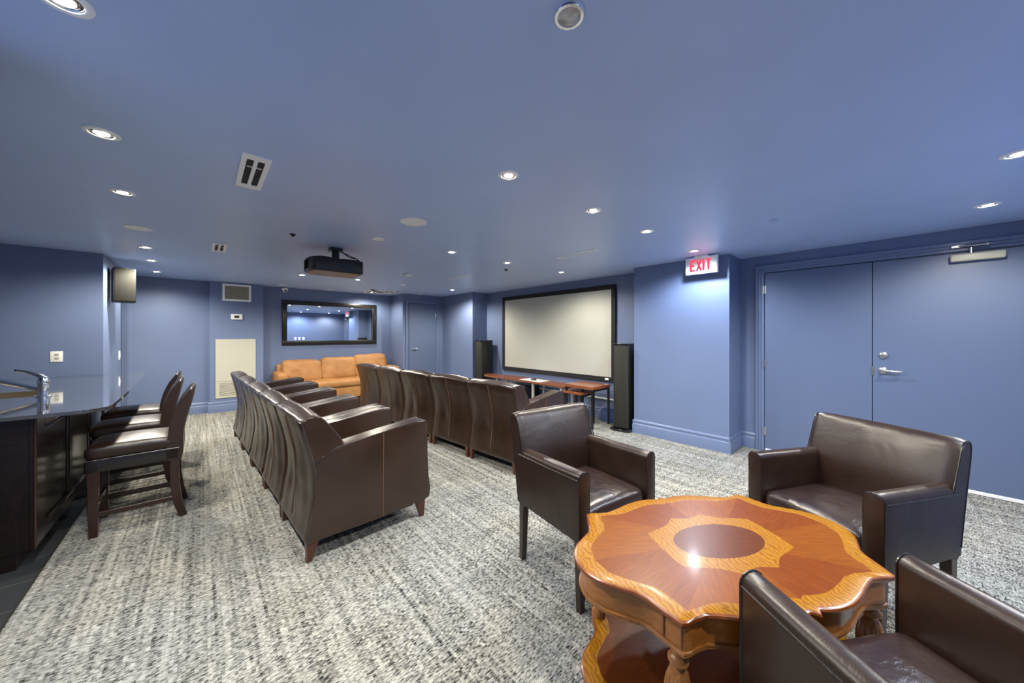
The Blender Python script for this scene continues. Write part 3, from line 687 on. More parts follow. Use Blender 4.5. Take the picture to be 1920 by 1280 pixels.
t = thing('return_air_grille', 'white framed beige air grille high on the duct chase', 'vent', (0.490, 8.08, 2.155))
bm = BM(); w, h, fr = 0.207, 0.155, 0.034
for a in [(-w, w, -h, -h + fr), (-w, w, h - fr, h), (-w, -w + fr, -h + fr, h - fr), (w - fr, w, -h + fr, h - fr)]: box(bm, a[0], a[1], -0.014, 0, a[2], a[3], 0.002, 1)
obj('frame', bm, M['white_metal'], t)
bm = BM(); box(bm, -w + fr, w - fr, -0.006, -0.001, -h + fr, h - fr); obj('grid', bm, M['eggcrate'], t, 'beige grid', smooth=0)
t = thing('thermostat', 'small white wall thermostat between the two grilles', 'thermostat', (0.485, 8.08, 1.716))
bm = BM(); box(bm, -0.082, 0.082, -0.024, 0, -0.050, 0.050, 0.005, 2); obj('housing', bm, M['white'], t)
bm = BM(); box(bm, -0.036, 0.036, -0.0262, -0.023, -0.020, 0.020, 0.001, 1); obj('display', bm, M['grille'], t, 'greenish grey display')
t = thing('access_panel', 'tall cream access panel with louvred grille at its foot', 'panel', (0.478, 8.08, 0.777))
bm = BM(); box(bm, -0.288, 0.288, -0.012, 0, -0.228, 0.528, 0.002, 1); obj('panel', bm, M['cream'], t)
bm = BM(); w = 0.288
for a in [(-w, w, -0.528, -0.488), (-w, w, -0.262, -0.232), (-w, -w + .055, -0.488, -0.262), (w - .055, w, -0.488, -0.262)]: box(bm, a[0], a[1], -0.014, 0, a[2], a[3], 0.002, 1)
obj('grille_frame', bm, M['cream'], t)
bm = BM()
for k in range(11):
    z = -0.480 + k * 0.0205; hexa(bm, [(-0.233, -0.013, z), (0.233, -0.013, z), (0.233, -0.002, z + .010), (-0.233, -0.002, z + .010)], [(-0.233, -0.013, z + .004), (0.233, -0.013, z + .004), (0.233, -0.002, z + .014), (-0.233, -0.002, z + .014)])
obj('louvres', bm, M['cream'], t, smooth=0)
bm = BM(); box(bm, -0.235, 0.235, -0.0015, 0, -0.49, -0.26); obj('cavity', bm, M['grille'], t, 'dark backing')

def plate(name, loc, rz, label, cat, kind='outlet', w=0.082, h=0.118, gang=1):
    """wall plate; local -y faces the room"""
    t = thing(name, label, cat, loc, rz)
    bm = BM(); box(bm, -w/2, w/2, -0.007, 0, -h/2, h/2, 0.003, 2); obj('plate', bm, M['white'], t)
    bm = BM()
    if kind == 'outlet':
        for s in (-1, 1):
            box(bm, -0.016, 0.016, -0.0085, -0.006, s * 0.020 - 0.014, s * 0.020 + 0.014, 0.003, 1)
        obj('socket', bm, M['cream'], t)
        bm = BM()
        for s in (-1, 1):
            box(bm, -0.008, -0.005, -0.0090, -0.0080, s * 0.020 - 0.004, s * 0.020 + 0.006); box(bm, 0.005, 0.008, -0.0090, -0.0080, s * 0.020 - 0.004, s * 0.020 + 0.006)
            lathe(bm, [(0.003, -0.0080), (0.003, -0.0090)], 8, (0, 0, s * 0.020 - 0.009), 'y')
        obj('slots', bm, M['dark'], t, 'dark slots')
    else:
        for k in range(gang):
            cx = (k - (gang - 1) / 2) * 0.046; box(bm, cx - 0.016, cx + 0.016, -0.012, -0.006, -0.033, 0.033, 0.002, 1)
        obj('rocker', bm, M['white'], t)
    return t
plate('wall_outlet', (-1.185, 6.2, 1.150), 0, 'white wall outlet above the bar counter', 'outlet', w=0.088)
plate('light_switch', (-0.85, 7.25, 1.10), PI / 2, 'white light switch on the bright wall edge by the bar', 'switch', 'switch', h=0.13)
for x, lb in [(3.05, 'left'), (3.20, 'middle'), (3.36, 'right')]:
    plate('light_switch', (x, -0.95, 1.20), PI, lb + 'most of three white switches on the near wall, seen only in the mirror' if lb != 'middle' else 'middle one of three white switches on the near wall, seen only in the mirror', 'switch', 'switch')

# ---- tan sofa
t = thing('sofa', 'long tan leather sofa with three back cushions under the mirror', 'sofa', (2.205, 7.90, 0))
bm = BM(); cushion(bm, -1.03, 1.03, -0.36, 0.28, 0.085, 0.315, 0.02, 0.0, 10, 0.002); obj('base', bm, M['leather_tan'], t)
bm = BM(); cushion(bm, -1.005, 1.005, -0.385, 0.12, 0.315, 0.455, 0.045, 0.018, 16, 0.004, 2, 0.01); obj('seat_cushion', bm, M['leather_tan'], t)
for s in (-1, 1):
    bm = BM(); x0, x1 = (s * 1.165, s * 1.00) if s < 0 else (1.00, 1.165)
    cushion(bm, x0, x1, -0.37, 0.33, 0.06, 0.660, 0.035, 0.012, 10, 0.003, s); obj('arm', bm, M['leather_tan'], t)
bm = BM(); cushion(bm, -1.10, 1.10, 0.20, 0.345, 0.08, 0.80, 0.035, 0.0, 10, 0.003); obj('back_frame', bm, M['leather_tan'], t)
for k, (x0, x1, zt, tilt) in enumerate([(-1.02, -0.34, 0.865, -0.03), (-0.34, 0.34, 0.885, 0.0), (0.33, 1.02, 0.925, 0.02)]):
    bm = BM(); cushion(bm, x0, x1, 0.02, 0.22, 0.44, zt, 0.06, 0.015, 16, 0.012, k * 5, 0.02)
    for v in bm.verts: v.co.y += (v.co.z - 0.44) * 0.22 - 0.02; v.co.z += (v.co.x - (x0 + x1) / 2) * tilt
    o = obj('back_cushion', bm, M['leather_tan'], t)
for sx in (-1, 1):
    for sy in (-0.32, 0.28):
        bm = BM(); box(bm, sx * 1.08 - .03, sx * 1.08 + .03, sy - .03, sy + .03, 0, 0.088, 0.004, 1); obj('leg', bm, M['espresso'], t, 'dark wooden foot')

# ================================================================== BAR, SINK, WALL SPEAKERS
t = thing('bar_cabinet', 'dark brown panelled bar cabinet under the granite counter', 'cabinet', (0, 0, 0))
bm = BM(); box(bm, -2.30, -0.765, 3.475, 6.18, 0.10, 0.745, 0.002, 1); box(bm, -0.93, -0.765, 3.475, 6.18, 0.745, 0.899); box(bm, -2.30, -0.93, 3.475, 4.38, 0.745, 0.899); box(bm, -2.30, -0.93, 4.86, 6.18, 0.745, 0.899); box(bm, -2.28, -0.815, 3.49, 6.17, 0.0, 0.10); obj('body', bm, M['cabinet'], t)
bm = BM()
box(bm, -0.767, -0.745, 3.472, 3.66, 0.10, 0.899, 0.003, 1)
box(bm, -0.767, -0.745, 3.66, 6.18, 0.10, 0.175, 0.003, 1); box(bm, -0.767, -0.745, 3.66, 6.18, 0.82, 0.899, 0.003, 1)
ys = [4.22, 4.86, 5.50, 6.10]
for y in ys: box(bm, -0.767, -0.745, y, y + 0.08, 0.175, 0.82, 0.003, 1)
obj('face_frame', bm, M['cabinet'], t)
st = 3.66
for y in ys:
    bm = BM(); box(bm, -0.766, -0.757, st + .035, y - .035, 0.21, 0.785, 0.004, 1)
    for a in [(st, st + .02, .175, .82), (y - .02, y, .175, .82)]: box(bm, -0.766, -0.750, a[0], a[1], a[2], a[3], 0.004, 2)
    for a in [(.175, .195), (.80, .82)]: box(bm, -0.766, -0.750, st, y, a[0], a[1], 0.004, 2)
    obj('raised_panel', bm, M['cabinet'], t); st = y + 0.08
bm = BM(); tube(bm, [(-0.744, 3.474, 0.105), (-0.744, 3.474, 0.899)], 0.007, 8); obj('corner_bead', bm, M['espresso'], t, 'reddish worn corner bead')
t = thing('granite_countertop', 'polished black granite bar counter with clipped corner', 'countertop', (0, 0, 0))
bm = BM(); z0, z1 = 0.9005, 0.922
prism(bm, [(-2.5, 3.40), (-1.42, 3.40), (-1.42, 6.19), (-2.5, 6.19)], 'z', z0, z1)
prism(bm, [(-1.42, 3.40), (-0.95, 3.40), (-0.95, 4.40), (-1.42, 4.40)], 'z', z0, z1)
prism(bm, [(-1.42, 4.84), (-0.95, 4.84), (-0.95, 6.19), (-1.42, 6.19)], 'z', z0, z1)
prism(bm, [(-0.95, 3.40), (-0.60, 3.40), (-0.525, 3.415), (-0.46, 3.47), (-0.445, 3.54), (-0.455, 4.6), (-0.50, 6.34), (-0.835, 6.34), (-0.835, 6.19), (-0.95, 6.19)], 'z', z0, z1)
obj('slab', bm, M['granite'], t, smooth=20)
t = thing('bar_sink', 'stainless steel sink set into the granite counter', 'sink', (0, 0, 0))
bm = BM(); x0, x1, y0, y1 = -1.42, -0.95, 4.40, 4.84
for a in [(x0, x1, y0, y0 + .012), (x0, x1, y1 - .012, y1), (x0, x0 + .012, y0, y1), (x1 - .012, x1, y0, y1)]: box(bm, a[0], a[1], a[2], a[3], 0.76, 0.9235)
box(bm, x0, x1, y0, y1, 0.755, 0.762); obj('basin', bm, M['steel'], t, smooth=0)
bm = BM(); lathe(bm, [(0.035, 0.762), (0.033, 0.766), (0, 0.764)], 20, (-1.185, 4.62, 0)); obj('drain', bm, M['chrome'], t, 'round chrome drain')
t = thing('bar_faucet', 'chrome single-lever kitchen faucet on the bar counter', 'faucet', (-0.895, 4.36, 0.922))
bm = BM(); lathe(bm, [(0.040, 0), (0.040, 0.006), (0.031, 0.011), (0.028, 0.09), (0.030, 0.095), (0.030, 0.122), (0.022, 0.145), (0, 0.152)], 28); obj('body', bm, M['chrome'], t)
bm = BM(); tube(bm, catmull([(0, 0, 0.05), (-0.07, 0.03, 0.075), (-0.16, 0.08, 0.105), (-0.26, 0.13, 0.135), (-0.33, 0.165, 0.150), (-0.36, 0.18, 0.140)], 5), 0.018, 12); obj('spout', bm, M['chrome'], t)
bm = BM(); pts = catmull([(0.005, 0, 0.135), (-0.03, 0.015, 0.165), (-0.08, 0.035, 0.190), (-0.135, 0.06, 0.205)], 5)
tube(bm, pts, [0.018 - 0.010 * i / len(pts) for i in range(len(pts))], 10); h_ = obj('lever', bm, M['chrome'], t)
bm = BM(); bmesh.ops.create_uvsphere(bm, u_segments=12, v_segments=8, radius=0.009, matrix=Matrix.Translation((-0.138, 0.061, 0.205))); obj('lever_tip', bm, M['black'], h_, 'black lever tip')

def wall_speaker(loc, rz, label):
    t = thing('wall_speaker', label, 'speaker', loc, rz, 'wall mounted box speakers')
    bm = BM(); box(bm, -0.098, 0.098, -0.10, 0.10, 0, 0.43, 0.012, 3); obj('cabinet', bm, M['black'], t)
    bm = BM(); box(bm, -0.090, 0.090, -0.112, -0.098, 0.012, 0.418, 0.008, 3); obj('grille', bm, M['grille'], t, 'olive-brown cloth grille')
    bm = BM(); box(bm, -0.03, 0.03, 0.09, 0.16, 0.18, 0.25, 0.004, 1); obj('bracket', bm, M['black'], t)
    bm = BM(); box(bm, -0.025, 0.035, -0.08, 0.0, 0.428, 0.434, 0.002, 1); obj('top_plate', bm, M['silver'], t, 'bright top tab')
    return t
wall_speaker((-0.728, 6.54, 1.797), 0.20, 'box speaker with brown grille on the wall edge over the bar')
wall_speaker((-0.632, 1.99, 1.800), 0.35, 'box speaker cut by the left edge of the picture')

# ---- bar stools (face -x)
def make_stool():
    t = thing('bar_stool', 'dark leather bar stool, nearest of the three at the bar', 'bar stool', (0, 0, 0), 0, 'bar stools along the bar')
    W2 = 0.205
    for sx, sy in ((-1, -1), (-1, 1), (1, -1), (1, 1)):
        bm = BM(); y = sy * (W2 - 0.028)
        if sx < 0:
            hexa(bm, [(-0.235, y - .021, 0), (-0.193, y - .021, 0), (-0.193, y + .021, 0), (-0.235, y + .021, 0)],
                     [(-0.245, y - .025, 0.46), (-0.190, y - .025, 0.46), (-0.190, y + .025, 0.46), (-0.245, y + .025, 0.46)], 0.003, 1)
        else:
            prof = [(0.215, 0), (0.255, 0), (0.228, 0.12), (0.212, 0.25), (0.208, 0.46), (0.158, 0.46), (0.162, 0.25), (0.180, 0.10)]
            prism(bm, prof, 'y', y - .024, y + .024, 0.003, 1)
        obj('leg', bm, M['espresso'], t)
    for a in [(-0.20, 0.19, -W2 + .018, -W2 + .040, 0.13, 0.165), (-0.20, 0.19, W2 - .040, W2 - .018, 0.13, 0.165), (-0.225, -0.200, -W2 + .03, W2 - .03, 0.19, 0.225), (0.185, 0.205, -W2 + .03, W2 - .03, 0.20, 0.235)]:
        bm = BM(); box(bm, *a, 0.003, 1); obj('stretcher', bm, M['espresso'], t)
    bm = BM(); cushion(bm, -0.255, 0.215, -W2, W2, 0.445, 0.535, 0.012, 0.0, 8); obj('seat_skirt', bm, M['leather_black'], t)
    bm = BM(); cushion(bm, -0.258, 0.190, -W2 - .002, W2 + .002, 0.530, 0.620, 0.035, 0.022, 14, 0.003); obj('seat', bm, M['leather'], t)
    bm = BM(); tube(bm, [(-0.250, -W2, 0.533), (0.21, -W2, 0.533)], 0.004, 6); tube(bm, [(-0.250, W2, 0.533), (0.21, W2, 0.533)], 0.004, 6); obj('piping', bm, M['leather_black'], t)
    # back rest: curved in side view, arched on top
    bm = BM(); sec = [(0.145, 0.45), (0.150, 0.62), (0.180, 0.76), (0.225, 0.87), (0.268, 0.945), (0.290, 0.972), (0.300, 0.972), (0.302, 0.945), (0.285, 0.86), (0.258, 0.75), (0.235, 0.62), (0.225, 0.45)]
    sp = catmull([(a, 0, b) for a, b in sec], 3, True)
    ny = 18; rings = []
    for j in range(ny + 1):
        v = -1 + 2 * j / ny; e = (1 - abs(v) ** 10) ; q = 1.0 if abs(v) < 0.93 else 0.80
        cxm, czm = 0.22, 0.70
        ring = []
        for p in sp:
            zz = p.z
            if zz > 0.8: zz += 0.018 * (1 - v * v) * (zz - 0.8) / 0.17
            xx = p.x + 0.02 * (v * v) * -1 * max(0, (zz - 0.55) / 0.4)
            if q < 1: xx = cxm + (xx - cxm) * 1.0; zz = zz - (0.010 if zz > 0.9 else 0); 
            ring.append(bm.verts.new((xx, v * (W2 - (0.004 if zz > 0.9 else 0)), zz)))
        rings.append(ring)
    n = len(sp)
    for j in range(ny):
        for k in range(n): bm.faces.new((rings[j][k], rings[j][(k + 1) % n], rings[j + 1][(k + 1) % n], rings[j + 1][k]))
    bm.faces.new(rings[0]); bm.faces.new(rings[-1][::-1])
    obj('backrest', bm, M['leather'], t)
    return t
s0 = make_stool(); s0.location = (-0.335, 3.87, 0)
dup(s0, (-0.425, 4.60, 0), 0.03, 'dark leather bar stool in the middle of the three at the bar')
dup(s0, (-0.465, 5.34, 0), -0.02, 'dark leather bar stool farthest along the bar')

# ================================================================== RECLINER ROWS
def make_recliner():
    """local: +x is forward, origin at the middle of the rear leg line"""
    t = thing('recliner', 'brown leather recliner', 'recliner', (0, 0, 0), 0, 'brown leather theatre recliners')
    Wd = 0.730; H2 = Wd / 2
    rear = [(-0.006, 0.118), (0.012, 0.20), (0.030, 0.31), (0.042, 0.40), (0.042, 0.50), (0.032, 0.60), (0.012, 0.69), (-0.012, 0.78), (-0.032, 0.855), (-0.030, 0.875)]
    top = [(-0.005, 0.889), (0.045, 0.899), (0.083, 0.882)]
    front = [(0.118, 0.840), (0.150, 0.795), (0.205, 0.715), (0.255, 0.60), (0.275, 0.50), (0.280, 0.42), (0.262, 0.36), (0.20, 0.24), (0.10, 0.135), (0.03, 0.118)]
    sp = catmull([(a, 0, b) for a, b in rear + top + front], 4, True)
    ny = 28; bm = BM(); rings = []
    for j in range(ny + 1):
        v = -1 + 2 * j / ny
        v = math.copysign(1 - (1 - abs(v)) ** 1.35, v)
        ring = []
        edge = max(0, (abs(v) - 0.90) / 0.10)
        for p in sp:
            x, z = p.x, p.z
            isrear = x < 0.10 and z < 0.88 and z > 0.13 and p.x < 0.06
            half = math.sin(PI * min(1, abs(v)))                 # two puffed halves with a seam between
            if isrear:
                x -= (0.006 * half + 0.026 * (1 - abs(v) ** 1.1)) * (0.4 + 0.6 * math.sin(PI * min(1, max(0, (z - 0.12) / 0.76))))
                q = Vector((v * 2.3, z * 2.2, 1.7)); amp = 0.009 * (1 - 0.5 * max(0, (z - 0.6) / 0.3))
                x -= amp * noise.noise(q * 1.4) + 0.002 * noise.noise(q * 4)
            if z > 0.80:
                z += 0.016 * math.cos(PI * v / 2) * (z - 0.80) / 0.09 - 0.006
                z += 0.004 * noise.noise(Vector((v * 3, x * 10, 0)))
            if x > 0.10 and z > 0.36:
                x += 0.018 * math.cos(PI * v / 2) * math.sin(PI * min(1, max(0, (z - 0.36) / 0.5)))
            # round the side edges
            cxm, czm = (0.10, 0.55)
            k = 1 - 0.05 * edge ** 2
            x = cxm + (x - cxm) * (1 - 0.10 * edge ** 2); z = czm + (z - czm) * (1 - 0.018 * edge ** 2)
            ring.append(bm.verts.new((x, v * H2, z)))
        rings.append(ring)
    n = len(sp)
    for j in range(ny):
        for k in range(n): bm.faces.new((rings[j][k], rings[j][(k + 1) % n], rings[j + 1][(k + 1) % n], rings[j + 1][k]))
    bm.faces.new(rings[0]); bm.faces.new(rings[-1][::-1])
    b_ = obj('backrest', bm, M['leather_row'], t, smooth=50)
    # seams on the back
    bm = BM()
    cr = [(x - 0.0015 - 0.026 * (0.4 + 0.6 * math.sin(PI * min(1, max(0, (z - 0.12) / 0.76)))) * (1 if 0.13 < z < 0.88 else 0) - 0.004 * noise.noise(Vector((0, z * 2.2 * 1.4, 2.4))), 0.004 * math.sin(z * 9), z) for x, z in rear[:-1]]
    tube(bm, catmull(cr, 3), 0.0035, 6); obj('back_seam', bm, M['stitch'], b_, 'centre seam')
    bm = BM()
    for s in (-1, 1):
        tube(bm, catmull([(x + 0.006, s * (H2 - 0.003), z) for x, z in rear[1:]] + [(0.0, s * (H2 - 0.004), 0.884), (0.05, s * (H2 - 0.004), 0.882), (0.085, s * (H2 - 0.004), 0.872), (0.150, s * (H2 - 0.004), 0.785), (0.195, s * (H2 - 0.004), 0.715)], 3), 0.0042, 6)
    pts = []
    for i in range(17):
        v = -1 + i / 8; pts.append((-0.034 - 0.003 * math.sin(PI * abs(v)), v * (H2 - .004), 0.866 + 0.015 * math.cos(PI * v / 2) - 0.006 + 0.003 * noise.noise(Vector((v * 3, 0, 0)))))
    tube(bm, pts, 0.0045, 6)
    obj('piping', bm, M['piping'], b_)
    # arms with the whole side panel
    prof = [(-0.004, 0.120), (0.030, 0.31), (0.044, 0.40), (0.044, 0.50), (0.034, 0.598), (0.080, 0.630), (0.125, 0.662), (0.175, 0.683), (0.45, 0.712), (0.70, 0.741), (0.775, 0.746), (0.805, 0.736), (0.818, 0.712), (0.820, 0.62), (0.822, 0.46), (0.829, 0.32), (0.846, 0.20), (0.848, 0.155), (0.838, 0.135), (0.80, 0.126), (0.40, 0.118)]
    for s in (-1, 1):
        bm = BM(); lo, hi = (H2 - 0.118, H2 + 0.001) if s > 0 else (-H2 - 0.001, -H2 + 0.118)
        prism(bm, prof, 'y', lo, hi, 0.016, 4)
        a_ = obj('arm', bm, M['leather_row'], t, smooth=50)
        bm = BM(); yy = s * (H2 + 0.0015)
        tube(bm, [(0.470, yy, 0.122), (0.472, yy, 0.40), (0.474, yy, 0.705)], 0.0028, 6)
        tube(bm, [(0.474, yy * 0.985, 0.7125), (0.474, s * (H2 - 0.10), 0.7125)], 0.0028, 6)
        obj('side_seam', bm, M['stitch'], a_, 'vertical side seam')
        bm = BM()
        for y2 in (s * (H2 - 0.004), s * (H2 - 0.1135)):
            tube(bm, catmull([(0.16, y2, 0.6745), (0.45, y2, 0.7085), (0.70, y2, 0.7375), (0.772, y2, 0.7420), (0.802, y2, 0.7325), (0.8145, y2, 0.710), (0.8165, y2, 0.62), (0.8185, y2, 0.46), (0.8255, y2, 0.32), (0.842, y2, 0.20)], 3), 0.0052, 6)
        obj('arm_piping', bm, M['piping'], a_)
        bm = BM(); yy = s * (H2 + 0.001)
        tube(bm, catmull([(0.034, yy, 0.590), (0.055, yy, 0.602), (0.085, yy, 0.625), (0.125, yy, 0.652), (0.165, yy, 0.668), (0.20, yy, 0.676)], 3), 0.0035, 6)
        obj('wing_seam', bm, M['leather_black'], a_, 'curved seam under the wing')
    bm = BM(); cushion(bm, 0.24, 0.825, -H2 + .12, H2 - .12, 0.30, 0.455, 0.045, 0.03, 14, 0.004, 3); obj('seat', bm, M['leather_row'], t)
    bm = BM(); cushion(bm, 0.70, 0.815, -H2 + .12, H2 - .12, 0.125, 0.31, 0.03, 0.0, 8, 0.003, 8, 0.01); obj('footrest', bm, M['leather_row'], t)
    bm = BM(); box(bm, 0.05, 0.72, -H2 + .05, H2 - .05, 0.095, 0.16); obj('frame', bm, M['black'], t, 'dark metal frame')
    for s in (-1, 1):
        bm = BM(); y = s * (H2 - 0.035)
        hexa(bm, [(0.002, y - .017, 0), (0.030, y - .017, 0), (0.030, y + .017, 0), (0.002, y + .017, 0)], [(-0.002, y - .028, 0.125), (0.068, y - .028, 0.125), (0.068, y + .028, 0.125), (-0.002, y + .028, 0.125)], 0.002, 1)
        obj('leg', bm, M['leg_wood'], t, 'reddish wooden leg')
        bm = BM()
        hexa(bm, [(0.775, y - .017, 0), (0.803, y - .017, 0), (0.803, y + .017, 0), (0.775, y + .017, 0)], [(0.735, y - .028, 0.13), (0.806, y - .028, 0.13), (0.806, y + .028, 0.13), (0.735, y + .028, 0.13)], 0.002, 1)
        obj('leg', bm, M['leg_wood'], t, 'reddish wooden leg')
    return t
r0 = make_recliner()
order = ['nearest the camera', 'second from the camera', 'in the middle', 'second from the back wall', 'farthest from the camera']
first = True
for row, (x0, y0, sl, pitch, nm) in enumerate([(0.478, 2.375, -0.040, 0.737, 'left row'), (2.312, 2.487, -0.085, 0.737, 'right row')]):
    a = math.atan(-sl)
    for k in range(5):
        yc = y0 + pitch * (k + 0.5) * math.cos(a); xc = x0 + sl * (yc - y0)
        ja = 0.0
        lb = 'brown leather recliner ' + order[k] + ' in the ' + nm
        if first: r0.location = (xc, yc, 0); r0.rotation_euler = (0, 0, a + ja); r0['label'] = lb; first = False
        else: dup(r0, (xc, yc, 0), a + ja, lb)

# ================================================================== CLUB CHAIRS
def make_armchair():
    """local: faces +y"""
    t = thing('armchair', 'armchair', 'armchair', (0, 0, 0), 0, 'dark leather armchairs around the inlaid table')
    A = 0.310
    # arms: arched section, whole side panel down to z 0.36
    for s in (-1, 1):
        bm = BM(); sec = [(-0.036, 0.362), (0.036, 0.362)]
        for k in range(9):
            a = PI * k / 8; sec.append((0.037 * math.cos(a), 0.662 + 0.033 * math.sin(a)))
        cxm = s * (A - 0.037)
        ny = 8; rings = []
        for j in range(ny + 1):
            y = -0.29 + (0.25 + 0.29) * j / ny
            zt = lambda z: z + (0.012 * (y + 0.2) / 0.45 if z > 0.6 else 0) - (0.0 if z > 0.6 else -0.0)
            pinch = 0.004 * math.sin(PI * j / ny)
            rings.append([bm.verts.new((cxm + px_ + (pinch if px_ * s > 0 else 0) * s, y, zt(pz))) for px_, pz in sec])
        n = len(sec)
        for j in range(ny):
            for k in range(n): bm.faces.new((rings[j][k], rings[j][(k + 1) % n], rings[j + 1][(k + 1) % n], rings[j + 1][k]))
        c0 = bm.faces.new(rings[0]); c1 = bm.faces.new(rings[-1][::-1])
        bmesh.ops.bevel(bm, geom=list(c1.edges), offset=0.005, segments=2, affect='EDGES', profile=0.5)
        a_ = obj('arm', bm, M['leather'], t, smooth=40)
        bm = BM()
        lp = [(cxm + px_ * 1.01, 0.246, pz + (0.012 if pz > 0.6 else 0)) for px_, pz in [(0.036, 0.365)] + sec[2:] + [(-0.036, 0.365)]]
        tube(bm, lp, 0.0035, 6)
        tube(bm, [(cxm + s * 0.0385, 0.24, 0.670), (cxm + s * 0.042, 0.0, 0.664), (cxm + s * 0.0385, -0.27, 0.656)], 0.0032, 6)
        obj('arm_piping', bm, M['leather_black'], a_)
    # back
    prof = [(-0.190, 0.365), (-0.200, 0.50), (-0.228, 0.66), (-0.272, 0.80), (-0.296, 0.868), (-0.312, 0.892), (-0.335, 0.902), (-0.360, 0.892), (-0.372, 0.865), (-0.365, 0.80), (-0.330, 0.62), (-0.300, 0.48), (-0.285, 0.365)]
    sp = catmull([(0, a, b) for a, b in prof], 3, True)
    bm = BM(); nx = 22; rings = []
    for i in range(nx + 1):
        v = -1 + 2 * i / nx; ring = []
        e = max(0, (abs(v) - 0.92) / 0.08)
        for p in sp:
            y, z = p.y, p.z
            ym = -0.245 - 0.32 * max(0, (z - 0.36)) * 0.7
            front = y > ym
            if front and z > 0.5: y += 0.020 * (1 - v * v) * math.sin(PI * min(1, (z - 0.5) / 0.42)) + 0.003 * noise.noise(Vector((v * 3, z * 9, 3)))
            y = ym + (y - ym) * (1 - 0.14 * e * e)
            if z > 0.86: z += 0.004 * (1 - v * v) - 0.006 * e
            ring.append(bm.verts.new((v * A * (1.0 if z < 0.6 else 1.0), y, z)))
        rings.append(ring)
    n = len(sp)
    for j in range(nx):
        for k in range(n): bm.faces.new((rings[j][k], rings[j][(k + 1) % n], rings[j + 1][(k + 1) % n], rings[j + 1][k]))
    bm.faces.new(rings[0]); bm.faces.new(rings[-1][::-1])
    b_ = obj('backrest', bm, M['leather'], t, smooth=45)
    for s in (-1, 1):
        bm = BM()
        tube(bm, catmull([(s * (A - .001), y, z) for y, z in [(-0.226, 0.66), (-0.270, 0.79), (-0.294, 0.862), (-0.312, 0.886), (-0.335, 0.894), (-0.358, 0.885), (-0.366, 0.862), (-0.358, 0.79), (-0.325, 0.62), (-0.288, 0.40)]], 3), 0.0035, 6)
        obj('back_piping', bm, M['leather_black'], b_)
    bm = BM(); cushion(bm, -A + .072, A - .072, -0.25, 0.236, 0.375, 0.492, 0.035, 0.026, 16, 0.004, 1); obj('seat', bm, M['leather_seat'], t)
    for sx in (-1, 1):
        for sy, y0, y1 in ((1, 0.225, 0.222), (-1, -0.275, -0.262)):
            bm = BM(); x = sx * (A - 0.032); w0, w1 = 0.016, 0.022
            hexa(bm, [(x - w0, y0 - w0, 0), (x + w0, y0 - w0, 0), (x + w0, y0 + w0, 0), (x - w0, y0 + w0, 0)], [(x - w1, y1 - w1, 0.368), (x + w1, y1 - w1, 0.368), (x + w1, y1 + w1, 0.368), (x - w1, y1 + w1, 0.368)], 0.002, 1)
            obj('leg', bm, M['espresso'], t, 'dark square wooden leg')
    return t
c0 = make_armchair()
def face(fx, fy): return math.atan2(-fx, fy)
c0.location = (1.729, 1.238, 0); c0.rotation_euler = (0, 0, face(-0.148, -0.989)); c0['label'] = 'dark brown leather armchair between the right recliner row and the inlaid table'
dup(c0, (2.520, 0.190, 0), face(-0.895, 0.445), 'dark brown leather armchair in front of the double doors')
dup(c0, (1.286, -0.080, 0), face(0.56, 0.83), 'dark brown leather armchair in the near right corner, seen from behind')

# ================================================================== INLAID TABLE
TZ = 0.56
def outline_table():
    q = {0: .618, 5: .612, 10: .590, 15: .552, 20: .520, 24: .515, 28: .520, 32: .526, 36: .534, 37: .528, 39: .490, 42: .455, 46: .437, 52: .420, 60: .408, 70: .396, 78: .384, 84: .372, 87: .364, 88.5: .372, 90: .382}
    ks = sorted(q)
    def Rf(deg):
        d = abs((deg + 180) % 360 - 180)
        if d > 90: d = 180 - d
        for a, b in zip(ks[:-1], ks[1:]):
            if a <= d <= b: return q[a] + (q[b] - q[a]) * (d - a) / (b - a)
        return q[90]
    return Rf
RT = outline_table()
def RIN(deg):        # inner edge of the burl border
    d = abs((deg + 180) % 360 - 180)
    if d > 90: d = 180 - d
    q = [(0, .548), (8, .535), (16, .485), (22, .452), (28, .452), (34, .468), (36, .474), (38, .450), (42, .405), (48, .372), (58, .352), (72, .335), (82, .318), (86, .310), (90, .322)]
    for (a, ra), (b, rb) in zip(q[:-1], q[1:]):
        if a <= d <= b: return ra + (rb - ra) * (d - a) / (b - a)
    return .32
def RRING(deg):      # outer edge of the inner burl ring: eight cusps joined by arcs that bow inwards
    a = R_(deg); e = 1 / math.sqrt((math.cos(a) / 0.300) ** 2 + (math.sin(a) / 0.195) ** 2)
    ph = ((deg + 22.5) % 45) / 45
    return e * (1 - 0.13 * math.sin(PI * ph))
def ROV(deg):
    a = R_(deg); return 1 / math.sqrt((math.cos(a) / 0.195) ** 2 + (math.sin(a) / 0.110) ** 2)
NA = 240
degs = [i * 360 / NA for i in range(NA)]
